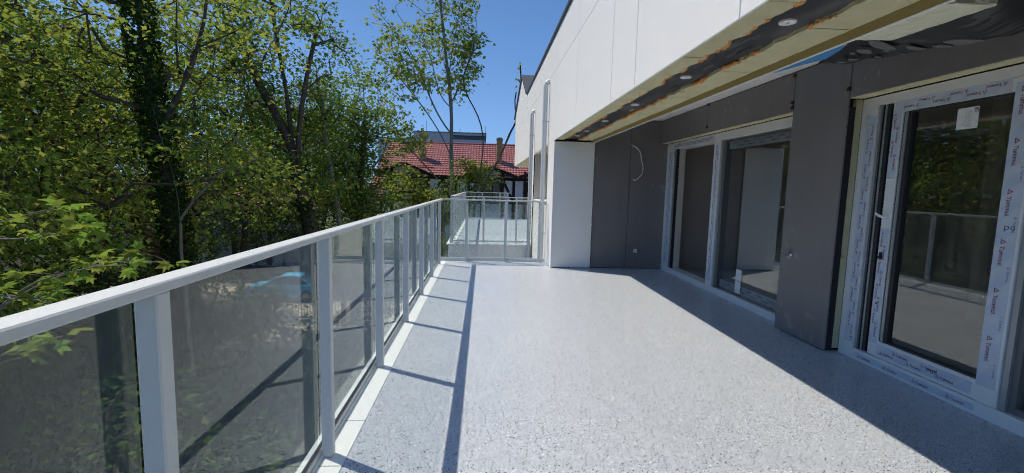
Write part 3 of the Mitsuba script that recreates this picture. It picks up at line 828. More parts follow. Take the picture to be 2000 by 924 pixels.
# grey office block behind the house
O = 'office_block'
lab(O, 'flat grey office block with a strip of windows above the red roof', 'building')
add(O + '__wall', cat(box(-9.3, .15, 62, 75, GZ, 7.58), box(-9.3, .15, 62, 75, 8.15, 8.45), box(-9.3, -4.45, 62, 75, 7.581, 8.149), box(-4.3, .1, 62.4, 75, 7.58, 8.15)), 'm_office')
add(O + '__wing', box(-14, -9.31, 62.5, 75, GZ, 7.58), 'm_office')
add(O + '__roof_edge', cat(box(-9.4, .25, 61.9, 75, 8.451, 8.53), box(-14.1, -9.41, 62.4, 75, 7.581, 7.64)), 'm_slate')
for i in range(4):
    xa = -4.3 + i * 1.1
    k = add(O + '__window', cat(box(xa, xa + .09, 62.05, 62.15, 7.59, 8.14), box(xa + .09, xa + 1.09, 62.05, 62.15, 8.07, 8.14)), 'm_slate')
    add(k + '__pane', box(xa + .09, xa + 1.09, 62.16, 62.2, 7.59, 8.07), 'm_pane_dark')
for x, y, h in ((-7.7, 62.3, 1.5), (-3.3, 63, .6), (.1, 62.6, 1.0)):
    add(O + '__mast', tube([(x, y, 8.5), (x, y, 8.5 + h)], .03, 6), 'm_slate')
# low house glimpsed through the trees
P = 'low_house'
lab(P, 'low white house with a pale pink tiled roof half hidden by the trees', 'house')
add(P + '__wall', box(-28, -12.5, 36, 44, GZ, -.6), 'm_plaster')
add(P + '__roof', tiled(-28.5, -12.0, 35.4, -.6, 39.6, 1.6), 'm_tile')
add(P + '__roof', trimesh.convex.convex_hull(np.array([[x, y, z] for x in (-28.5, -12.0) for y, z in ((39.6, 1.6), (44.6, -.7), (39.6, 1.5), (44.6, -.8))])), 'm_tile')

# ------------------------------------------------------------------ yard: blue car, gate, utility box
C = 'parked_car'
lab(C, 'bright light blue saloon car parked beyond the picket gate', 'car')
CX, CY = -10.75, 25.7


def prof(pts, y0, y1, taper=0.0):
    s = __import__('shapely').Polygon(pts)
    m = trimesh.creation.extrude_polygon(s, y1 - y0)
    m = m.subdivide().subdivide() if taper else m
    v = m.vertices
    t = taper * np.clip((v[:, 1] - .72) / .6, 0, 1) * np.sign(v[:, 2] - (y1 - y0) / 2)
    m.vertices = np.stack([CX + v[:, 0], CY + y0 + v[:, 2] - t * (np.abs(v[:, 2] - (y1 - y0) / 2) > .3), GZ + .012 + v[:, 1]], 1)
    return m


lower = [(-2.05, .26), (-2.12, .48), (-2.05, .66), (-1.9, .74), (-1.0, .86), (1.35, .92), (2.0, .86), (2.12, .70), (2.12, .40), (2.02, .24)]
add(C + '__body', prof(lower, -.82, .82), 'm_car', 35)
cab_o = [(-.98, .862), (-.25, 1.30), (.15, 1.36), (.75, 1.34), (1.45, .922)]
add(C + '__roof', prof([(-.27, 1.285), (-.2, 1.32), (.12, 1.385), (.72, 1.365), (.82, 1.30), (.1, 1.30)], -.60, .60), 'm_car', 35)
add(C + '__windows', prof(cab_o, -.68, .68, .12), 'm_pane_dark', 35)
for s in (-1, 1):
    for a, b in (((-1.0, .86), (-.25, 1.33)), ((1.47, .92), (.77, 1.35)), ((.30, .90), (.30, 1.34))):
        add(C + '__pillar', tube([(CX + a[0], CY + s * .71, GZ + .012 + a[1]), (CX + b[0], CY + s * .60, GZ + .012 + b[1])], .035, 8), 'm_car', 60)
    for x in (-1.32, 1.30):
        w = add(C + '__wheel', disc((CX + x, CY + s * .77, GZ + .315), .31, .19, 'y', 28), 'm_tyre', 40)
        add(w + '__rim', disc((CX + x, CY + s * .868, GZ + .315), .19, .012, 'y', 24), 'm_alu', 40)
add(C + '__bumper', box(CX - 2.17, CX - 2.06, CY - .8, CY + .8, GZ + .35, GZ + .5, .03), 'm_car')
add(C + '__headlight', cat(box(CX - 2.10, CX - 2.03, CY - .75, CY - .45, GZ + .56, GZ + .68, .02), box(CX - 2.10, CX - 2.03, CY + .45, CY + .75, GZ + .56, GZ + .68, .02)), 'm_plastic_grey')
G = 'picket_gate'
lab(G, 'dark metal picket gate at the end of the sunlit driveway', 'gate')
for i, x in enumerate(np.arange(-9.4, -5.2, .13)):
    add(G + '__picket', box(x - .017, x + .017, 21.38, 21.41, GZ + .06, GZ + 1.12), 'm_plastic_grey')
for z in (.16, 1.02):
    add(G + '__gate_rail', box(-9.5, -5.1, 21.42, 21.46, GZ + z, GZ + z + .05), 'm_gate')
for x in (-9.55, -5.05):
    add(G + '__gate_post', box(x - .06, x + .06, 21.34, 21.48, GZ, GZ + 1.3, .01), 'm_gate')
k = lab('utility_box', 'grey utility box beside the picket gate', 'cabinet')
k = 'utility_box'
add(k + '__cabinet', box(-11.4, -9.9, 21.2, 21.9, GZ, GZ + 1.15, .02), 'm_slate')
add(k + '__door', box(-11.2, -10.1, 21.18, 21.199, GZ + .15, GZ + 1.05, .005), 'm_plastic_grey')
add(k + '__cabinet_top', box(-11.5, -9.85, 21.12, 21.95, GZ + 1.151, GZ + 1.2, .01), 'm_plastic_grey')

# ------------------------------------------------------------------ trees
UP = np.array([0, 0, 1.0])
MAPLE_V = np.array([[.38, 0, .05], [0, 0, 0], [.10, -.45, -.12], [.33, -.24, -.01], [.70, -.50, -.15], [.63, -.17, 0], [1.02, 0, -.14], [.63, .17, 0], [.70, .50, -.15], [.33, .24, -.01], [.10, .45, -.12]])
MAPLE_F = np.array([[0, i, i + 1] for i in range(1, 10)] + [[0, 10, 1]])
LEAF_V = np.array([[0, 0, 0], [.5, -.34, -.07], [1, 0, -.16], [.5, .34, -.07]])
LEAF_F = np.array([[0, 1, 2], [0, 2, 3]])
TRI_V = np.array([[0, 0, 0], [.42, -.46, -.10], [.60, -.16, 0], [1, 0, -.15], [.60, .16, 0], [.42, .46, -.10]])
TRI_F = np.array([[0, 1, 2], [0, 2, 4], [2, 3, 4], [0, 4, 5]])


def leaves(P, D, N, S, col, V=LEAF_V, F=LEAF_F):
    D = D / (np.linalg.norm(D, axis=1, keepdims=True) + 1e-9)
    N = N - D * (N * D).sum(1, keepdims=True)
    N /= np.linalg.norm(N, axis=1, keepdims=True) + 1e-9
    Bv = np.cross(N, D)
    v = P[:, None] + S[:, None, None] * (V[None, :, :1] * D[:, None] + V[None, :, 1:2] * Bv[:, None] + V[None, :, 2:] * N[:, None])
    f = (F[None] + (np.arange(len(P)) * len(V))[:, None, None]).reshape(-1, 3)
    return trimesh.Trimesh(v.reshape(-1, 3), f, process=False), np.repeat(col, len(V), 0)


def shades_terrace(p):
    """true for points whose shadow would fall on the terraces, which stand in full sun"""
    x, y = p[:, 0] + .545 * p[:, 2], p[:, 1] - .313 * p[:, 2]
    return (x > -1.05) & (y > -4) & (y < 22)


def shades_drive(p):
    h = p[:, 2] - GZ
    x, y = p[:, 0] + .545 * h, p[:, 1] - .313 * h
    return ((x > -9.6) & (x < -6.0) & (y > 18.6) & (y < 21.3)) | ((x > -13.2) & (x < -9.0) & (y > 24.4) & (y < 27.2))


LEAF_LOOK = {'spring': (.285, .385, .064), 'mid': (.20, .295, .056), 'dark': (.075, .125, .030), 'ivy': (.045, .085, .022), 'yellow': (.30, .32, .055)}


def leaf_cloud(rng, centers, spread, n, size, look, outward=None, tilt=.55):
    idx = np.repeat(np.arange(len(centers)), n)
    off = rng.normal(0, 1, (len(idx), 3)) * np.asarray(spread)
    Pp = centers[idx] + off
    D = off * [1, 1, .35] / np.asarray(spread) + rng.normal(0, .5, (len(idx), 3)) + [0, 0, -.25]
    if outward is not None:
        D += outward[idx] * .5
    N = UP + rng.normal(0, tilt, (len(idx), 3)) + [-.15, .1, 0]
    S = size * np.clip(rng.normal(1, .25, len(idx)), .5, 1.6)
    base = np.array(LEAF_LOOK[look])
    ctone = rng.normal(0, 1, len(centers))[idx]
    col = base * (1 + .14 * ctone + .22 * rng.normal(0, 1, len(idx)))[:, None]
    hue = np.clip(.5 * ctone + .7 * rng.normal(0, 1, len(idx)), -1.2, 2)[:, None]
    col = np.clip(col * (1 + hue * np.array([.16, .03, -.05])), .012, .40)
    return Pp, D, N, S, col


def skeleton(rng, trunk, r_top, targets, rise=.5, wobble=.05):
    """Grows branches from the trunk polylines to every target: each target links to the cheapest existing node; pipe-model radii."""
    nodes, parent = [], []
    for line in trunk:
        prev = -1
        if len(nodes) and line is not trunk[0]:
            prev = int(np.argmin(np.linalg.norm(np.array(nodes) - line[0], axis=1)))
        for p in line:
            nodes.append(np.asarray(p, float))
            parent.append(prev)
            prev = len(nodes) - 1
    ntr = len(nodes)
    A = np.array(nodes)
    order = np.argsort([np.min(np.linalg.norm(A - t, axis=1)) for t in targets])
    tips = []
    for ti in order:
        t = targets[ti]
        A = np.array(nodes)
        d = t - A
        L = np.linalg.norm(d, axis=1)
        cost = L + rise * np.maximum(0, L * .35 - d[:, 2]) + .12 * (np.arange(len(A)) < 2)
        j = int(np.argmin(cost))
        n = max(1, int(L[j] / .55))
        s = A[j]
        prev = j
        sag = rng.normal(0, wobble, 3) * L[j]
        for q in range(1, n + 1):
            u = q / n
            p = s + (t - s) * u + sag * math.sin(math.pi * u) + np.array([0, 0, -.10 * L[j] * math.sin(math.pi * u)]) * .6
            nodes.append(p)
            parent.append(prev)
            prev = len(nodes) - 1
        tips.append(prev)
    n = len(nodes)
    w = np.zeros(n)
    w[tips] = 1
    for i in range(n - 1, -1, -1):
        if parent[i] >= 0:
            w[parent[i]] += w[i]
    return np.array(nodes), parent, w, ntr


def wood(nodes, parent, w, ntr, r_trunk, r_twig, power=.5, sides=5):
    kids = {}
    for i, p in enumerate(parent):
        if p >= 0:
            kids.setdefault(p, []).append(i)
    rad = r_twig * np.maximum(w, 1) ** power
    main, thin = [], []
    for s in range(len(nodes)):
        p = parent[s]
        if p >= 0 and max(kids[p], key=lambda q: w[q]) == s:
            continue
        line = [p, s] if p >= 0 else [s]
        while line[-1] in kids:
            line.append(max(kids[line[-1]], key=lambda q: w[q]))
        if len(line) < 2:
            continue
        rr = rad[line].copy()
        if p >= 0:
            rr[0] = rr[1]
        rr = np.maximum(rr, r_twig * .8)
        (main if p < 0 else thin).append((nodes[line], rr))
    return main, thin


def tree(name, label, trunk, r0, centers, leaf_n, size, look, spread, seed, bark='m_bark', group=None, V=TRI_V, F=TRI_F, twig=.010, cull=True, rise=.5, power=.5, drive=True, ivy=None, tilt=.55, crown_name='crown', zmax=None, carve=0):
    rng = np.random.default_rng(seed)
    key = num(name)
    lab(key, label, 'tree', group)
    trunk = [np.asarray(t, float) for t in trunk]
    trunk = [spline(t, max(4, int(np.linalg.norm(np.diff(t, axis=0), axis=1).sum() / .45))) for t in trunk]
    if cull:
        centers = centers[~shades_terrace(centers)]
    if carve:
        tr = trunk[0]
        tx_, ty_ = np.interp(centers[:, 2], tr[:, 2], tr[:, 0]), np.interp(centers[:, 2], tr[:, 2], tr[:, 1])
        rel = np.stack([tx_, ty_], 1) / np.hypot(tx_, ty_)[:, None]      # the side of the trunk towards the building is kept open
        dx, dy = centers[:, 0] - tx_, centers[:, 1] - ty_
        along, side = dx * rel[:, 0] + dy * rel[:, 1], dx * rel[:, 1] - dy * rel[:, 0]
        centers = centers[~((along < .4) & (np.abs(side) < carve) & (rng.random(len(centers)) < .85))]
    if zmax is not None:
        centers = centers[centers[:, 2] < zmax + rng.normal(0, .4, len(centers))]
    if drive:
        centers = centers[~(shades_drive(centers) & (rng.random(len(centers)) < .9))]
    nodes, parent, w, ntr = skeleton(rng, trunk, r0, centers, rise)
    main, thin = wood(nodes, parent, w, ntr, r0, twig, power)
    meshes = []
    for pts, rr in main:
        L = np.linspace(0, 1, len(pts))
        rr = np.maximum(rr, r0 * (1 - .75 * L) * (1 + .35 * np.exp(-L * 14)))
        pts = pts + rng.normal(0, .012, pts.shape)
        meshes.append(tube(pts, rr * (1 + .08 * rng.normal(0, 1, len(rr))), 12))
    add(key + '__trunk', merge_raw(meshes), bark, smooth=True)
    if thin:
        big = [tube(p, r, 6) for p, r in thin if r.max() > .028]
        small = [tube(p, r, 4) for p, r in thin if r.max() <= .028]
        if big:
            labels[add(key + '__limbs', merge_raw(big), bark, smooth=True)] = {'kind': 'stuff'}
        if small:
            labels[add(key + '__twigs', merge_raw(small), bark, smooth=True)] = {'kind': 'stuff'}
    if len(centers) and leaf_n:
        mid = centers.mean(0)
        out = centers - mid
        out /= np.linalg.norm(out, axis=1, keepdims=True) + 1e-9
        Pp, D, N, S, col = leaf_cloud(rng, centers, spread, leaf_n, size, look, out, tilt)
        ok = ~shades_terrace(Pp) if cull else np.ones(len(Pp), bool)
        m, c = leaves(Pp[ok], D[ok], N[ok], S[ok], col[ok], V, F)
        add(key + '__' + crown_name, m, 'm_leaf', color=c)
    if ivy:
        z0, z1, n, rad = ivy
        tr = trunk[0]
        zz = rng.uniform(z0, z1, n)
        cx = np.interp(zz, tr[:, 2], tr[:, 0])
        cy = np.interp(zz, tr[:, 2], tr[:, 1])
        ang = rng.uniform(0, 2 * np.pi, n)
        rr = rad * (1 + .5 * meshkit.fbm(np.stack([np.cos(ang) * 1.5, np.sin(ang) * 1.5, zz * 1.6], 1), 3, seed)) * rng.uniform(.7, 1.1, n)
        o = np.stack([np.cos(ang), np.sin(ang), ang * 0], 1)
        Pp = np.stack([cx, cy, zz], 1) + o * rr[:, None]
        base = np.array(LEAF_LOOK['ivy'])
        m, c = leaves(Pp, rng.normal(0, .5, (n, 3)) + [0, 0, -.7], o + rng.normal(0, .4, (n, 3)), rng.uniform(.06, .11, n), np.clip(base * (1 + .35 * rng.normal(0, 1, (n, 1))), .012, .3), TRI_V, TRI_F)
        add(key + '__ivy', m, 'm_leaf', color=c)
    return key


def crown(rng, c, r, n, gap=.42, scale=.55, seed=0, low=-1.0):
    """cluster centres inside an ellipsoid with noisy outline and holes"""
    out = []
    while len(out) < n:
        u = rng.normal(0, 1, (4 * n, 3))
        u /= np.linalg.norm(u, axis=1, keepdims=True)
        rad = rng.random((4 * n, 1)) ** (1 / 2.4)
        lob = .72 + .6 * meshkit.fbm(u * 2.1 + seed, 3, seed)[:, None]
        p = u * rad * lob
        q = np.asarray(c) + p * np.asarray(r)
        ok = (meshkit.fbm(q * scale + 31 + seed, 3, seed + 5) > gap) & (p[:, 2] > low)
        out += list(q[ok])
    return np.array(out[:n])


R = np.random.default_rng
# A: ivy-clad maple leaning over the yard
rA = R(11)
cA = np.vstack([crown(rA, (-7.6, 11.0, 5.2), (3.4, 3.0, 3.8), 300, seed=1, gap=.46), crown(rA, (-7.2, 10.6, 1.2), (3.0, 2.4, 1.9), 130, gap=.47, seed=2)])
tree('maple_tree', 'tall maple with a dark ivy covered trunk, nearest of the big trees on the left',
     [[(-6.4, 10.6, GZ), (-6.5, 10.6, -2.5), (-6.64, 10.5, -.94), (-6.75, 10.5, .1), (-6.9, 10.5, 1.44), (-7.11, 10.5, 3.07), (-7.29, 10.5, 5.14), (-7.4, 10.6, 8)], [(-6.9, 10.5, 2.6), (-6.37, 10.5, 3.63), (-6.01, 10.5, 4.59), (-5.93, 10.6, 5.4)]],
     .24, cA, 30, .118, 'spring', (.36, .36, .10), 21, tilt=.75, carve=.5, zmax=6.0, ivy=(-4.6, 6.5, 9500, .25))
# slender pale stem beside it
rS = R(12)
tree('slender_tree', 'slender pale grey stem forking in front of the ivy covered trunk',
     [[(-6.3, 10.0, GZ), (-6.42, 10.2, -1.5), (-6.47, 10.2, .46), (-6.54, 10.2, 1.45), (-6.77, 10.2, 2.3), (-6.95, 10.3, 2.9)], [(-6.46, 10.2, .6), (-5.95, 10.2, 1.25), (-5.5, 10.2, 1.68)]],
     .05, crown(rS, (-5.6, 9.9, 2.1), (1.1, .9, .8), 14, gap=.3, seed=4), 12, .12, 'spring', (.25, .25, .09), 22, 'm_bark_pale', twig=.007)
# B: leaning reddish trunk
rB = R(13)
cB = np.vstack([crown(rB, (-11.2, 12.0, 5.0), (3.6, 3.0, 3.6), 280, seed=6, gap=.46), crown(rB, (-10.4, 11.6, 1.0), (3.0, 2.4, 2.0), 170, gap=.45, seed=7)])
tree('leaning_tree', 'leaning tree with a bare reddish brown trunk at the left',
     [[(-7.3, 12.6, GZ), (-8.0, 12.5, -1.8), (-8.51, 12.5, -.58), (-9.2, 12.5, .75), (-9.93, 12.5, 2.04), (-10.73, 12.5, 3.67), (-11.3, 12.5, 5.0), (-11.5, 12.4, 7.5)]],
     .17, cB, 30, .122, 'spring', (.38, .38, .10), 23, 'm_bark_red', tilt=.75, carve=.45, zmax=6.2)
# maple on the far left whose boughs reach in
rF = R(14)
cF = np.vstack([crown(rF, (-9.4, 7.6, 4.0), (2.6, 2.6, 3.4), 230, seed=8), crown(rF, (-8.4, 7.2, .6), (2.2, 2.2, 1.8), 120, gap=.45, seed=9)])
tree('maple_tree', 'maple at the left edge with broad yellow green leaves',
     [[(-9.6, 7.4, GZ), (-9.6, 7.4, -1), (-9.5, 7.5, 2), (-9.5, 7.6, 6.5)]], .2, cF, 32, .115, 'spring', (.36, .36, .10), 24, tilt=.75, zmax=5.0)
# C: multi-stemmed tree
rC = R(15)
cC = np.vstack([crown(rC, (-7.4, 16.3, 5.6), (3.0, 2.6, 3.6), 360, seed=10, gap=.43), crown(rC, (-6.8, 16.2, 2.0), (2.4, 2.0, 2.2), 170, gap=.45, seed=11)])
tree('spreading_tree', 'tall tree with many thin ascending branches against the sky',
     [[(-5.4, 16, GZ), (-5.6, 16, -2.5), (-5.8, 16, -.53), (-6.14, 16, 1.03), (-6.4, 16, 2.57), (-6.53, 16, 4.07), (-6.76, 16, 5.69), (-6.96, 16, 7.6)], [(-6.35, 16, 2.3), (-7.21, 16, 4.21), (-7.98, 16.1, 5.64), (-8.73, 16.2, 7.2)], [(-6.2, 16, 1.4), (-6.1, 15.8, 3.2), (-5.75, 15.8, 5.2), (-5.5, 15.9, 6.4)]],
     .15, cC, 24, .125, 'mid', (.30, .30, .11), 25, tilt=.75, carve=.35, zmax=8.6, ivy=(-4.8, .9, 3200, .20))
# D: dense darker trees right of it
rD = R(16)
cD = np.vstack([crown(rD, (-5.9, 21.0, 3.9), (1.75, 1.6, 2.3), 230, seed=12, gap=.40), crown(rD, (-5.9, 20.8, .6), (2.0, 1.7, 2.6), 200, seed=13, gap=.42)])
tree('broadleaf_tree', 'dense dark green tree at the right end of the row, beside the red roof',
     [[(-5.8, 21, GZ), (-5.61, 21, -.42), (-5.47, 21, 1.65), (-5.3, 21, 3.68), (-5.3, 21, 5.0)]], .12, cD, 26, .14, 'mid', (.32, .32, .13), 26, drive=False)
rD = R(17)
tree('slender_tree', 'slim pale trunk standing in front of the dense dark tree',
     [[(-5.3, 18, GZ), (-5.45, 18, -1.5), (-5.52, 18, -.17), (-5.75, 18, 1.4), (-5.97, 18, 2.93), (-6.08, 18, 4.44)], [(-5.6, 18, .6), (-5.25, 18, 1.7), (-5.1, 18, 2.6)]],
     .075, crown(rD, (-6.5, 18.2, 4.2), (1.6, 1.3, 1.7), 90, seed=14), 26, .12, 'mid', (.32, .32, .13), 27, 'm_bark_pale')
# E: airy tree in the middle of the sky
rE = R(18)
E1 = [[(-1.4, 22, GZ), (-1.42, 22, -2), (-1.46, 22, .56), (-1.55, 22, 2.96), (-1.6, 22, 5.32), (-1.81, 22, 7.15), (-2.11, 22, 9.83), (-2.2, 22, 12.0)],
      [(-1.52, 22, 2.7), (-2.06, 22, 3.85), (-3.14, 22, 5.38), (-4.19, 22.1, 6.6), (-5.11, 22.2, 7.24), (-5.45, 22.2, 7.15)],
      [(-1.6, 22, 5.08), (-2.32, 21.9, 6.44), (-2.68, 21.8, 7.57), (-3.49, 21.7, 8.43), (-4.07, 21.6, 9.3)],
      [(-1.6, 22, 5.2), (-1.03, 21.9, 6.49), (-.62, 21.9, 7.77), (-.45, 21.9, 9.0)],
      [(-1.5, 22, .9), (-2.29, 22.1, 1.87), (-3.49, 22.2, 3.14), (-4.31, 22.3, 4.29)],
      [(-1.57, 22, 3.9), (-2.6, 22.2, 5.6), (-3.4, 22.3, 7.4), (-4.3, 22.4, 8.6)],
      [(-1.7, 22, 6.3), (-1.5, 22.1, 8.0), (-1.25, 22.2, 9.6), (-1.2, 22.2, 11)]]
cE = np.vstack([crown(rE, (-2.5, 22, 8.3), (2.6, 2.0, 3.4), 200, seed=15, gap=.40), crown(rE, (-4.2, 22.2, 5.9), (1.5, 1.2, 1.7), 34, seed=16, gap=.40), crown(rE, (-3.9, 22.2, 3.6), (1.0, .9, .9), 30, seed=17, gap=.3), crown(rE, (-1.0, 21.9, 7.6), (.9, .9, 1.8), 34, seed=18, gap=.35)])
FARK = 27.5 / 22
E1 = [[tuple(EYE + (np.array(p) - EYE) * FARK) for p in l] for l in E1]
E1[0][0] = (E1[0][0][0], E1[0][0][1], GZ)
cE = EYE + (cE - EYE) * FARK
tree('airy_tree', 'tall airy tree with thin fresh leaves standing alone against the blue sky', E1, .17, cE, 17, .21, 'spring', (.24, .24, .15), 28, 'm_bark_pale', twig=.009, power=.42, drive=False, cull=False, rise=.8, tilt=.8)
rE = R(19)
tree('young_tree', 'bushy young maple in front of the timbered wall', [[(-2.6, 24.5, GZ), (-2.6, 24.5, -1.5), (-2.5, 24.5, 1.0)], [(-2.6, 24.5, -1), (-1.2, 24.3, .6), (-.4, 24.2, 1.6)]], .07,
     np.vstack([crown(rE, (-3.2, 24.4, .6), (1.6, 1.2, 1.3), 70, seed=19, gap=.36), crown(rE, (-.6, 24.2, 1.9), (1.3, .9, .95), 60, seed=20, gap=.36), crown(rE, (-1.9, 24.4, .5), (1.2, .9, 1.0), 40, seed=44, gap=.36), crown(rE, (-4.3, 24.6, 1.3), (1.2, .9, 1.3), 50, seed=45, gap=.36)]), 24, .15, 'spring', (.26, .26, .12), 29, drive=False, cull=False)
# F: bare leaning stems
rS = R(20)
tree('bare_tree', 'two bare crooked dark stems leaning apart beside the white block',
     [[(-.5, 23, GZ), (-.5, 23, -1.5), (-.36, 23, 1.05), (-.13, 23, 2.58), (-.08, 23, 3.95), (-.48, 23, 5.17), (-.89, 23, 5.88), (-1.07, 23, 6.72), (-.75, 23, 7.6), (-.6, 23, 8.4)],
      [(-.45, 23, .5), (.0, 23, 1.6), (.75, 23, 2.85), (1.11, 23, 3.74), (1.64, 23, 5.0), (1.75, 23, 6.23), (1.67, 23, 7.5)], [(1.59, 23, 4.9), (1.47, 23, 5.4), (1.51, 23, 6.1)]],
     .085, np.array([(1.70, 23, 7.2), (1.60, 23, 6.7)]), 9, .14, 'spring', (.07, .07, .10), 30, twig=.035, drive=False, cull=False)

# row of trees behind, filling the left
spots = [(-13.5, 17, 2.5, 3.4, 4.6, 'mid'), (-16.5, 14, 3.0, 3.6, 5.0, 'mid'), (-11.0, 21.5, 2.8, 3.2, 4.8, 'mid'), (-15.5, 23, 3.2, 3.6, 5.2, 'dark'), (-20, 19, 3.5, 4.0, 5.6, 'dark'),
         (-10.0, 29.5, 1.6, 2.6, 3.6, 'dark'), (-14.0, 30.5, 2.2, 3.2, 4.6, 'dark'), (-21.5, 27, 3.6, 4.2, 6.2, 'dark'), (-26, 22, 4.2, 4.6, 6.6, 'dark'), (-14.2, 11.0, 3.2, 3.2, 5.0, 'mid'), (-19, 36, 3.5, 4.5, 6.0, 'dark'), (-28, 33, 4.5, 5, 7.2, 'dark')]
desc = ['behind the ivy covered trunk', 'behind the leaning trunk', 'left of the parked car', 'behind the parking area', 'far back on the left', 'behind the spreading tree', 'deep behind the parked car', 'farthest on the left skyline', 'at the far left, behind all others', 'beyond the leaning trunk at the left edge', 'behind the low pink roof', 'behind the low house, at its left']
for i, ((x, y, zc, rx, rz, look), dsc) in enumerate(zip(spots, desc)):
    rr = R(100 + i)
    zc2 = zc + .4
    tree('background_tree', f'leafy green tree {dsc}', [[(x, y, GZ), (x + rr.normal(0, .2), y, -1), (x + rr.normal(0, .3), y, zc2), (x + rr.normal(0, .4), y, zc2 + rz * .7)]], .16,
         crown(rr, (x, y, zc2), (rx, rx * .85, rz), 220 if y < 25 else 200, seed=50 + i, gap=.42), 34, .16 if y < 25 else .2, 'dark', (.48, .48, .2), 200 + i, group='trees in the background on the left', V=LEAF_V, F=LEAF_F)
# undergrowth shrubs below the railing
sh_spots = [(-13.4, 34.3, -2.3, 1.9, 2.4), (-16.6, 34.3, -2.3, 1.9, 2.3), (-19.8, 34.2, -2.3, 1.9, 2.4), (-23.0, 34.2, -2.2, 1.9, 2.4), (-13.5, 31.5, -2.0, 2.2, 2.2), (-18.0, 31.0, -1.8, 2.4, 2.4), (-9.6, 31.5, -1.8, 2.2, 2.2), (-17.5, 25.5, -2.2, 2.0, 2.2), (-3.4, 7.0, -3.9, 1.6, 1.0), (-3.2, 11.5, -3.9, 1.6, 1.1), (-3.0, 2.6, -4.0, 1.5, 1.0), (-4.3, 5.4, -2.4, 1.5, 1.7), (-3.5, 1.6, -2.6, 1.4, 1.5), (-6.0, 2.0, -1.9, 1.8, 2.0), (-4.4, 14.6, -3.8, 1.4, 1.0), (-6.2, 6.6, -2.6, 1.5, 1.7), (-8.6, 9.6, -2.4, 1.8, 2.0), (-4.9, 8.8, -3.2, 1.3, 1.5), (-8.2, 13.6, -2.4, 1.8, 2.0), (-11.6, 12.8, -2.0, 2.2, 2.4), (-6.8, 13.4, -3.0, 1.4, 1.6), (-12.6, 17.2, -2.6, 2.2, 2.1), (-5.0, 3.4, -3.0, 1.4, 1.5), (-11.8, 8.4, -1.8, 2.2, 2.6), (-6.7, 24.2, -1.7, 1.6, 2.4), (-4.6, 27.0, -1.6, 1.6, 2.4), (-1.9, 13.6, -2.6, .6, 1.3), (-8.6, 4.6, -2.2, 1.8, 2.0), (-2.2, 28.0, -2.2, 1.8, 2.3), (-3.2, 21.0, -3.0, 1.2, 1.5)]
names = ['against the white wall of the low house, at its right end', 'against the white wall of the low house, second from its right end', 'against the white wall of the low house, third from its right end', 'against the white wall of the low house, fourth from its right end', 'before the white wall of the low house', 'left of the hedge before the low house', 'between the low house and the timbered house', 'left behind the parked car', 'low down under the third railing pane', 'low down beside the yard wall', 'directly below the first railing pane', 'between the bough and the railing', 'beside the building wall at the near end', 'under the low bough at the near end', 'low down under the far railing panes', 'below the near railing panes', 'at the foot of the ivy covered trunk', 'in the middle of the yard edge', 'at the foot of the leaning trunk', 'deep in shade on the left', 'beside the pale slender stem', 'near the utility box', 'closest under the railing', 'at the far left under the maple', 'beside the dense dark tree', 'in front of the timbered house', 'in the gap at the corner of the second terrace', 'under the leftmost maple', 'below the windows of the timbered house', 'left of the airy tree']
for i, ((x, y, zc, rx, rz), dsc) in enumerate(zip(sh_spots, names)):
    rr = R(300 + i)
    cs = crown(rr, (x, y, zc), (rx, rx, rz), 110, seed=80 + i, gap=.38)
    k = tree('shrub', f'leafy shrub {dsc}', [[(x, y, GZ), (x + .1, y, GZ + .8), (x, y + .1, zc)]], .05, cs, 30, .105, 'mid' if y > 22 and y < 30 else 'dark', (.3, .3, .12), 330 + i, group=None, V=LEAF_V, F=LEAF_F)
    labels[k]['category'] = 'shrub'

# boughs close to the railing with large maple leaves, each leaf a part
bl = [('lower bough', [[(-7.5, 6.0, -1.2), (-5.6, 5.2, -.4), (-4.6, 4.75, .25), (-3.9, 4.6, .55), (-3.45, 4.6, .60)], [(-4.6, 4.75, .25), (-4.2, 4.3, .35), (-3.75, 4.2, .30)], [(-5.2, 5.0, -.1), (-4.3, 5.1, .45), (-3.5, 5.2, .52)]], 'bough of large yellow green leaves just above the near handrail'),
      ('upper bough', [[(-8.0, 6.4, -.4), (-6.0, 5.2, .5), (-4.8, 4.5, .85), (-3.9, 4.2, 1.12), (-3.55, 4.15, 1.2)], [(-4.8, 4.5, .85), (-4.1, 4.4, .9), (-3.6, 4.3, .98)], [(-5.0, 4.6, .8), (-4.4, 4.0, 1.25), (-4.0, 3.9, 1.38)]], 'bough of bright sunlit maple leaves at the left edge'),
      ('third bough', [[(-7.0, 4.6, -1.8), (-5.0, 3.7, -.6), (-3.6, 3.3, .1), (-2.95, 3.2, .34)], [(-3.9, 3.4, 0), (-3.4, 3.0, .12), (-3.05, 2.9, .16)]], 'low bough with leaves seen through the nearest glass pane')]
nleaf = 0
protos = []
rL = R(77)
for q in range(6):
    V = MAPLE_V + rL.normal(0, .025, MAPLE_V.shape)
    V[:, 2] += -.18 * V[:, 0] ** 2 * rL.uniform(.3, 1.4)
    cc = np.array(LEAF_LOOK['spring']) * (1 + .22 * rL.normal()) * np.array([1 + .12 * rL.normal(), 1, 1])
    protos.append(mikit.ply(trimesh.Trimesh(V, MAPLE_F, process=False), 'm_leaf', False, color=np.repeat(np.clip(cc, .03, .4)[None], len(V), 0)))
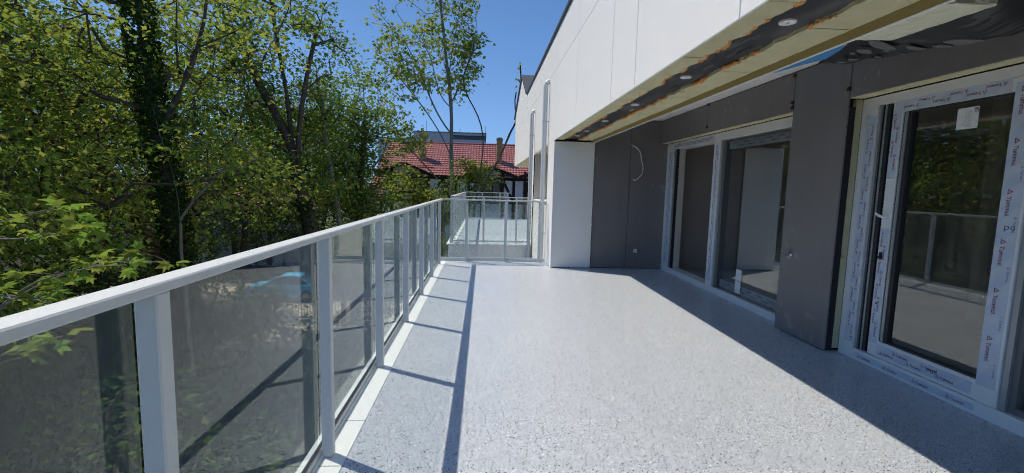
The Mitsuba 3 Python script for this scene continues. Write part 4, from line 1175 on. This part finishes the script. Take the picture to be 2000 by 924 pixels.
for bi, (nm, lines, text) in enumerate(bl):
    key = num('maple_bough')
    lab(key, text, 'branch')
    ws = []
    tips = []
    for li, ln in enumerate(lines):
        s = spline(ln, 22)
        s = s + np.cumsum(rL.normal(0, .008, s.shape), 0) * np.linspace(0, 1, 22)[:, None]
        ws.append(tube(s, np.linspace(.028 if li == 0 else .012, .004, 22), 7))
        for j in range(9 if li else 10, 22, 2):
            d = np.array([rL.normal(0, 1), rL.normal(0, 1), .15])
            d /= np.linalg.norm(d)
            L = rL.uniform(.10, .30)
            e = s[j] + d * L
            ws.append(tube([s[j], s[j] + d * L * .5 + [0, 0, .02], e], [.004, .003, .002], 5))
            tips.append((e, d))
        tips.append((s[-1], s[-1] - s[-3]))
    add(key + '__branch', merge_raw(ws), 'm_bark_pale', smooth=True)
    for e, d in tips:
        for q in range(rL.integers(3, 6)):
            dd = d + rL.normal(0, .7, 3) + [0, 0, -.15]
            dd /= np.linalg.norm(dd)
            nn = UP + rL.normal(0, .35, 3)
            nn -= dd * (nn @ dd)
            nn /= np.linalg.norm(nn)
            bb = np.cross(nn, dd)
            sz = rL.uniform(.10, .17)
            base = e + dd * rL.uniform(.02, .07)
            if base[0] > -1.7:
                continue
            mt = np.eye(4)
            mt[:3, 0], mt[:3, 1], mt[:3, 2], mt[:3, 3] = dd * sz, bb * sz, nn * sz, base
            kk = num(key + '__leaf')
            scene[kk] = {**protos[rL.integers(0, 6)], 'to_world': T(mt)}
# ground litter: grass and leaves under the trees
rG = R(55)
n = 26000
gx, gy = rG.uniform(-26, -1.2, n), rG.uniform(-2, 32, n)
drv = ((gx > -10.2) & (gx < -4.2) & (gy > 17.6) & (gy < 23.0)) | ((gx > -22) & (gy >= 23.0) & (gy < 29.5))
keep = ~drv | (rG.random(n) < .06)
gp = np.stack([gx, gy, np.full(n, GZ + .02)], 1)[keep]
m, c = leaves(gp, rG.normal(0, 1, gp.shape) * [1, 1, .1] + [0, 0, .35], UP + rG.normal(0, .5, gp.shape), rG.uniform(.08, .22, len(gp)), np.array(LEAF_LOOK['mid']) * rG.uniform(.25, .7, (len(gp), 1)))
lab(add('ground_cover', m, 'm_leaf', color=c), 'low leaves and grass covering the shaded ground', 'ground cover', kind='stuff')
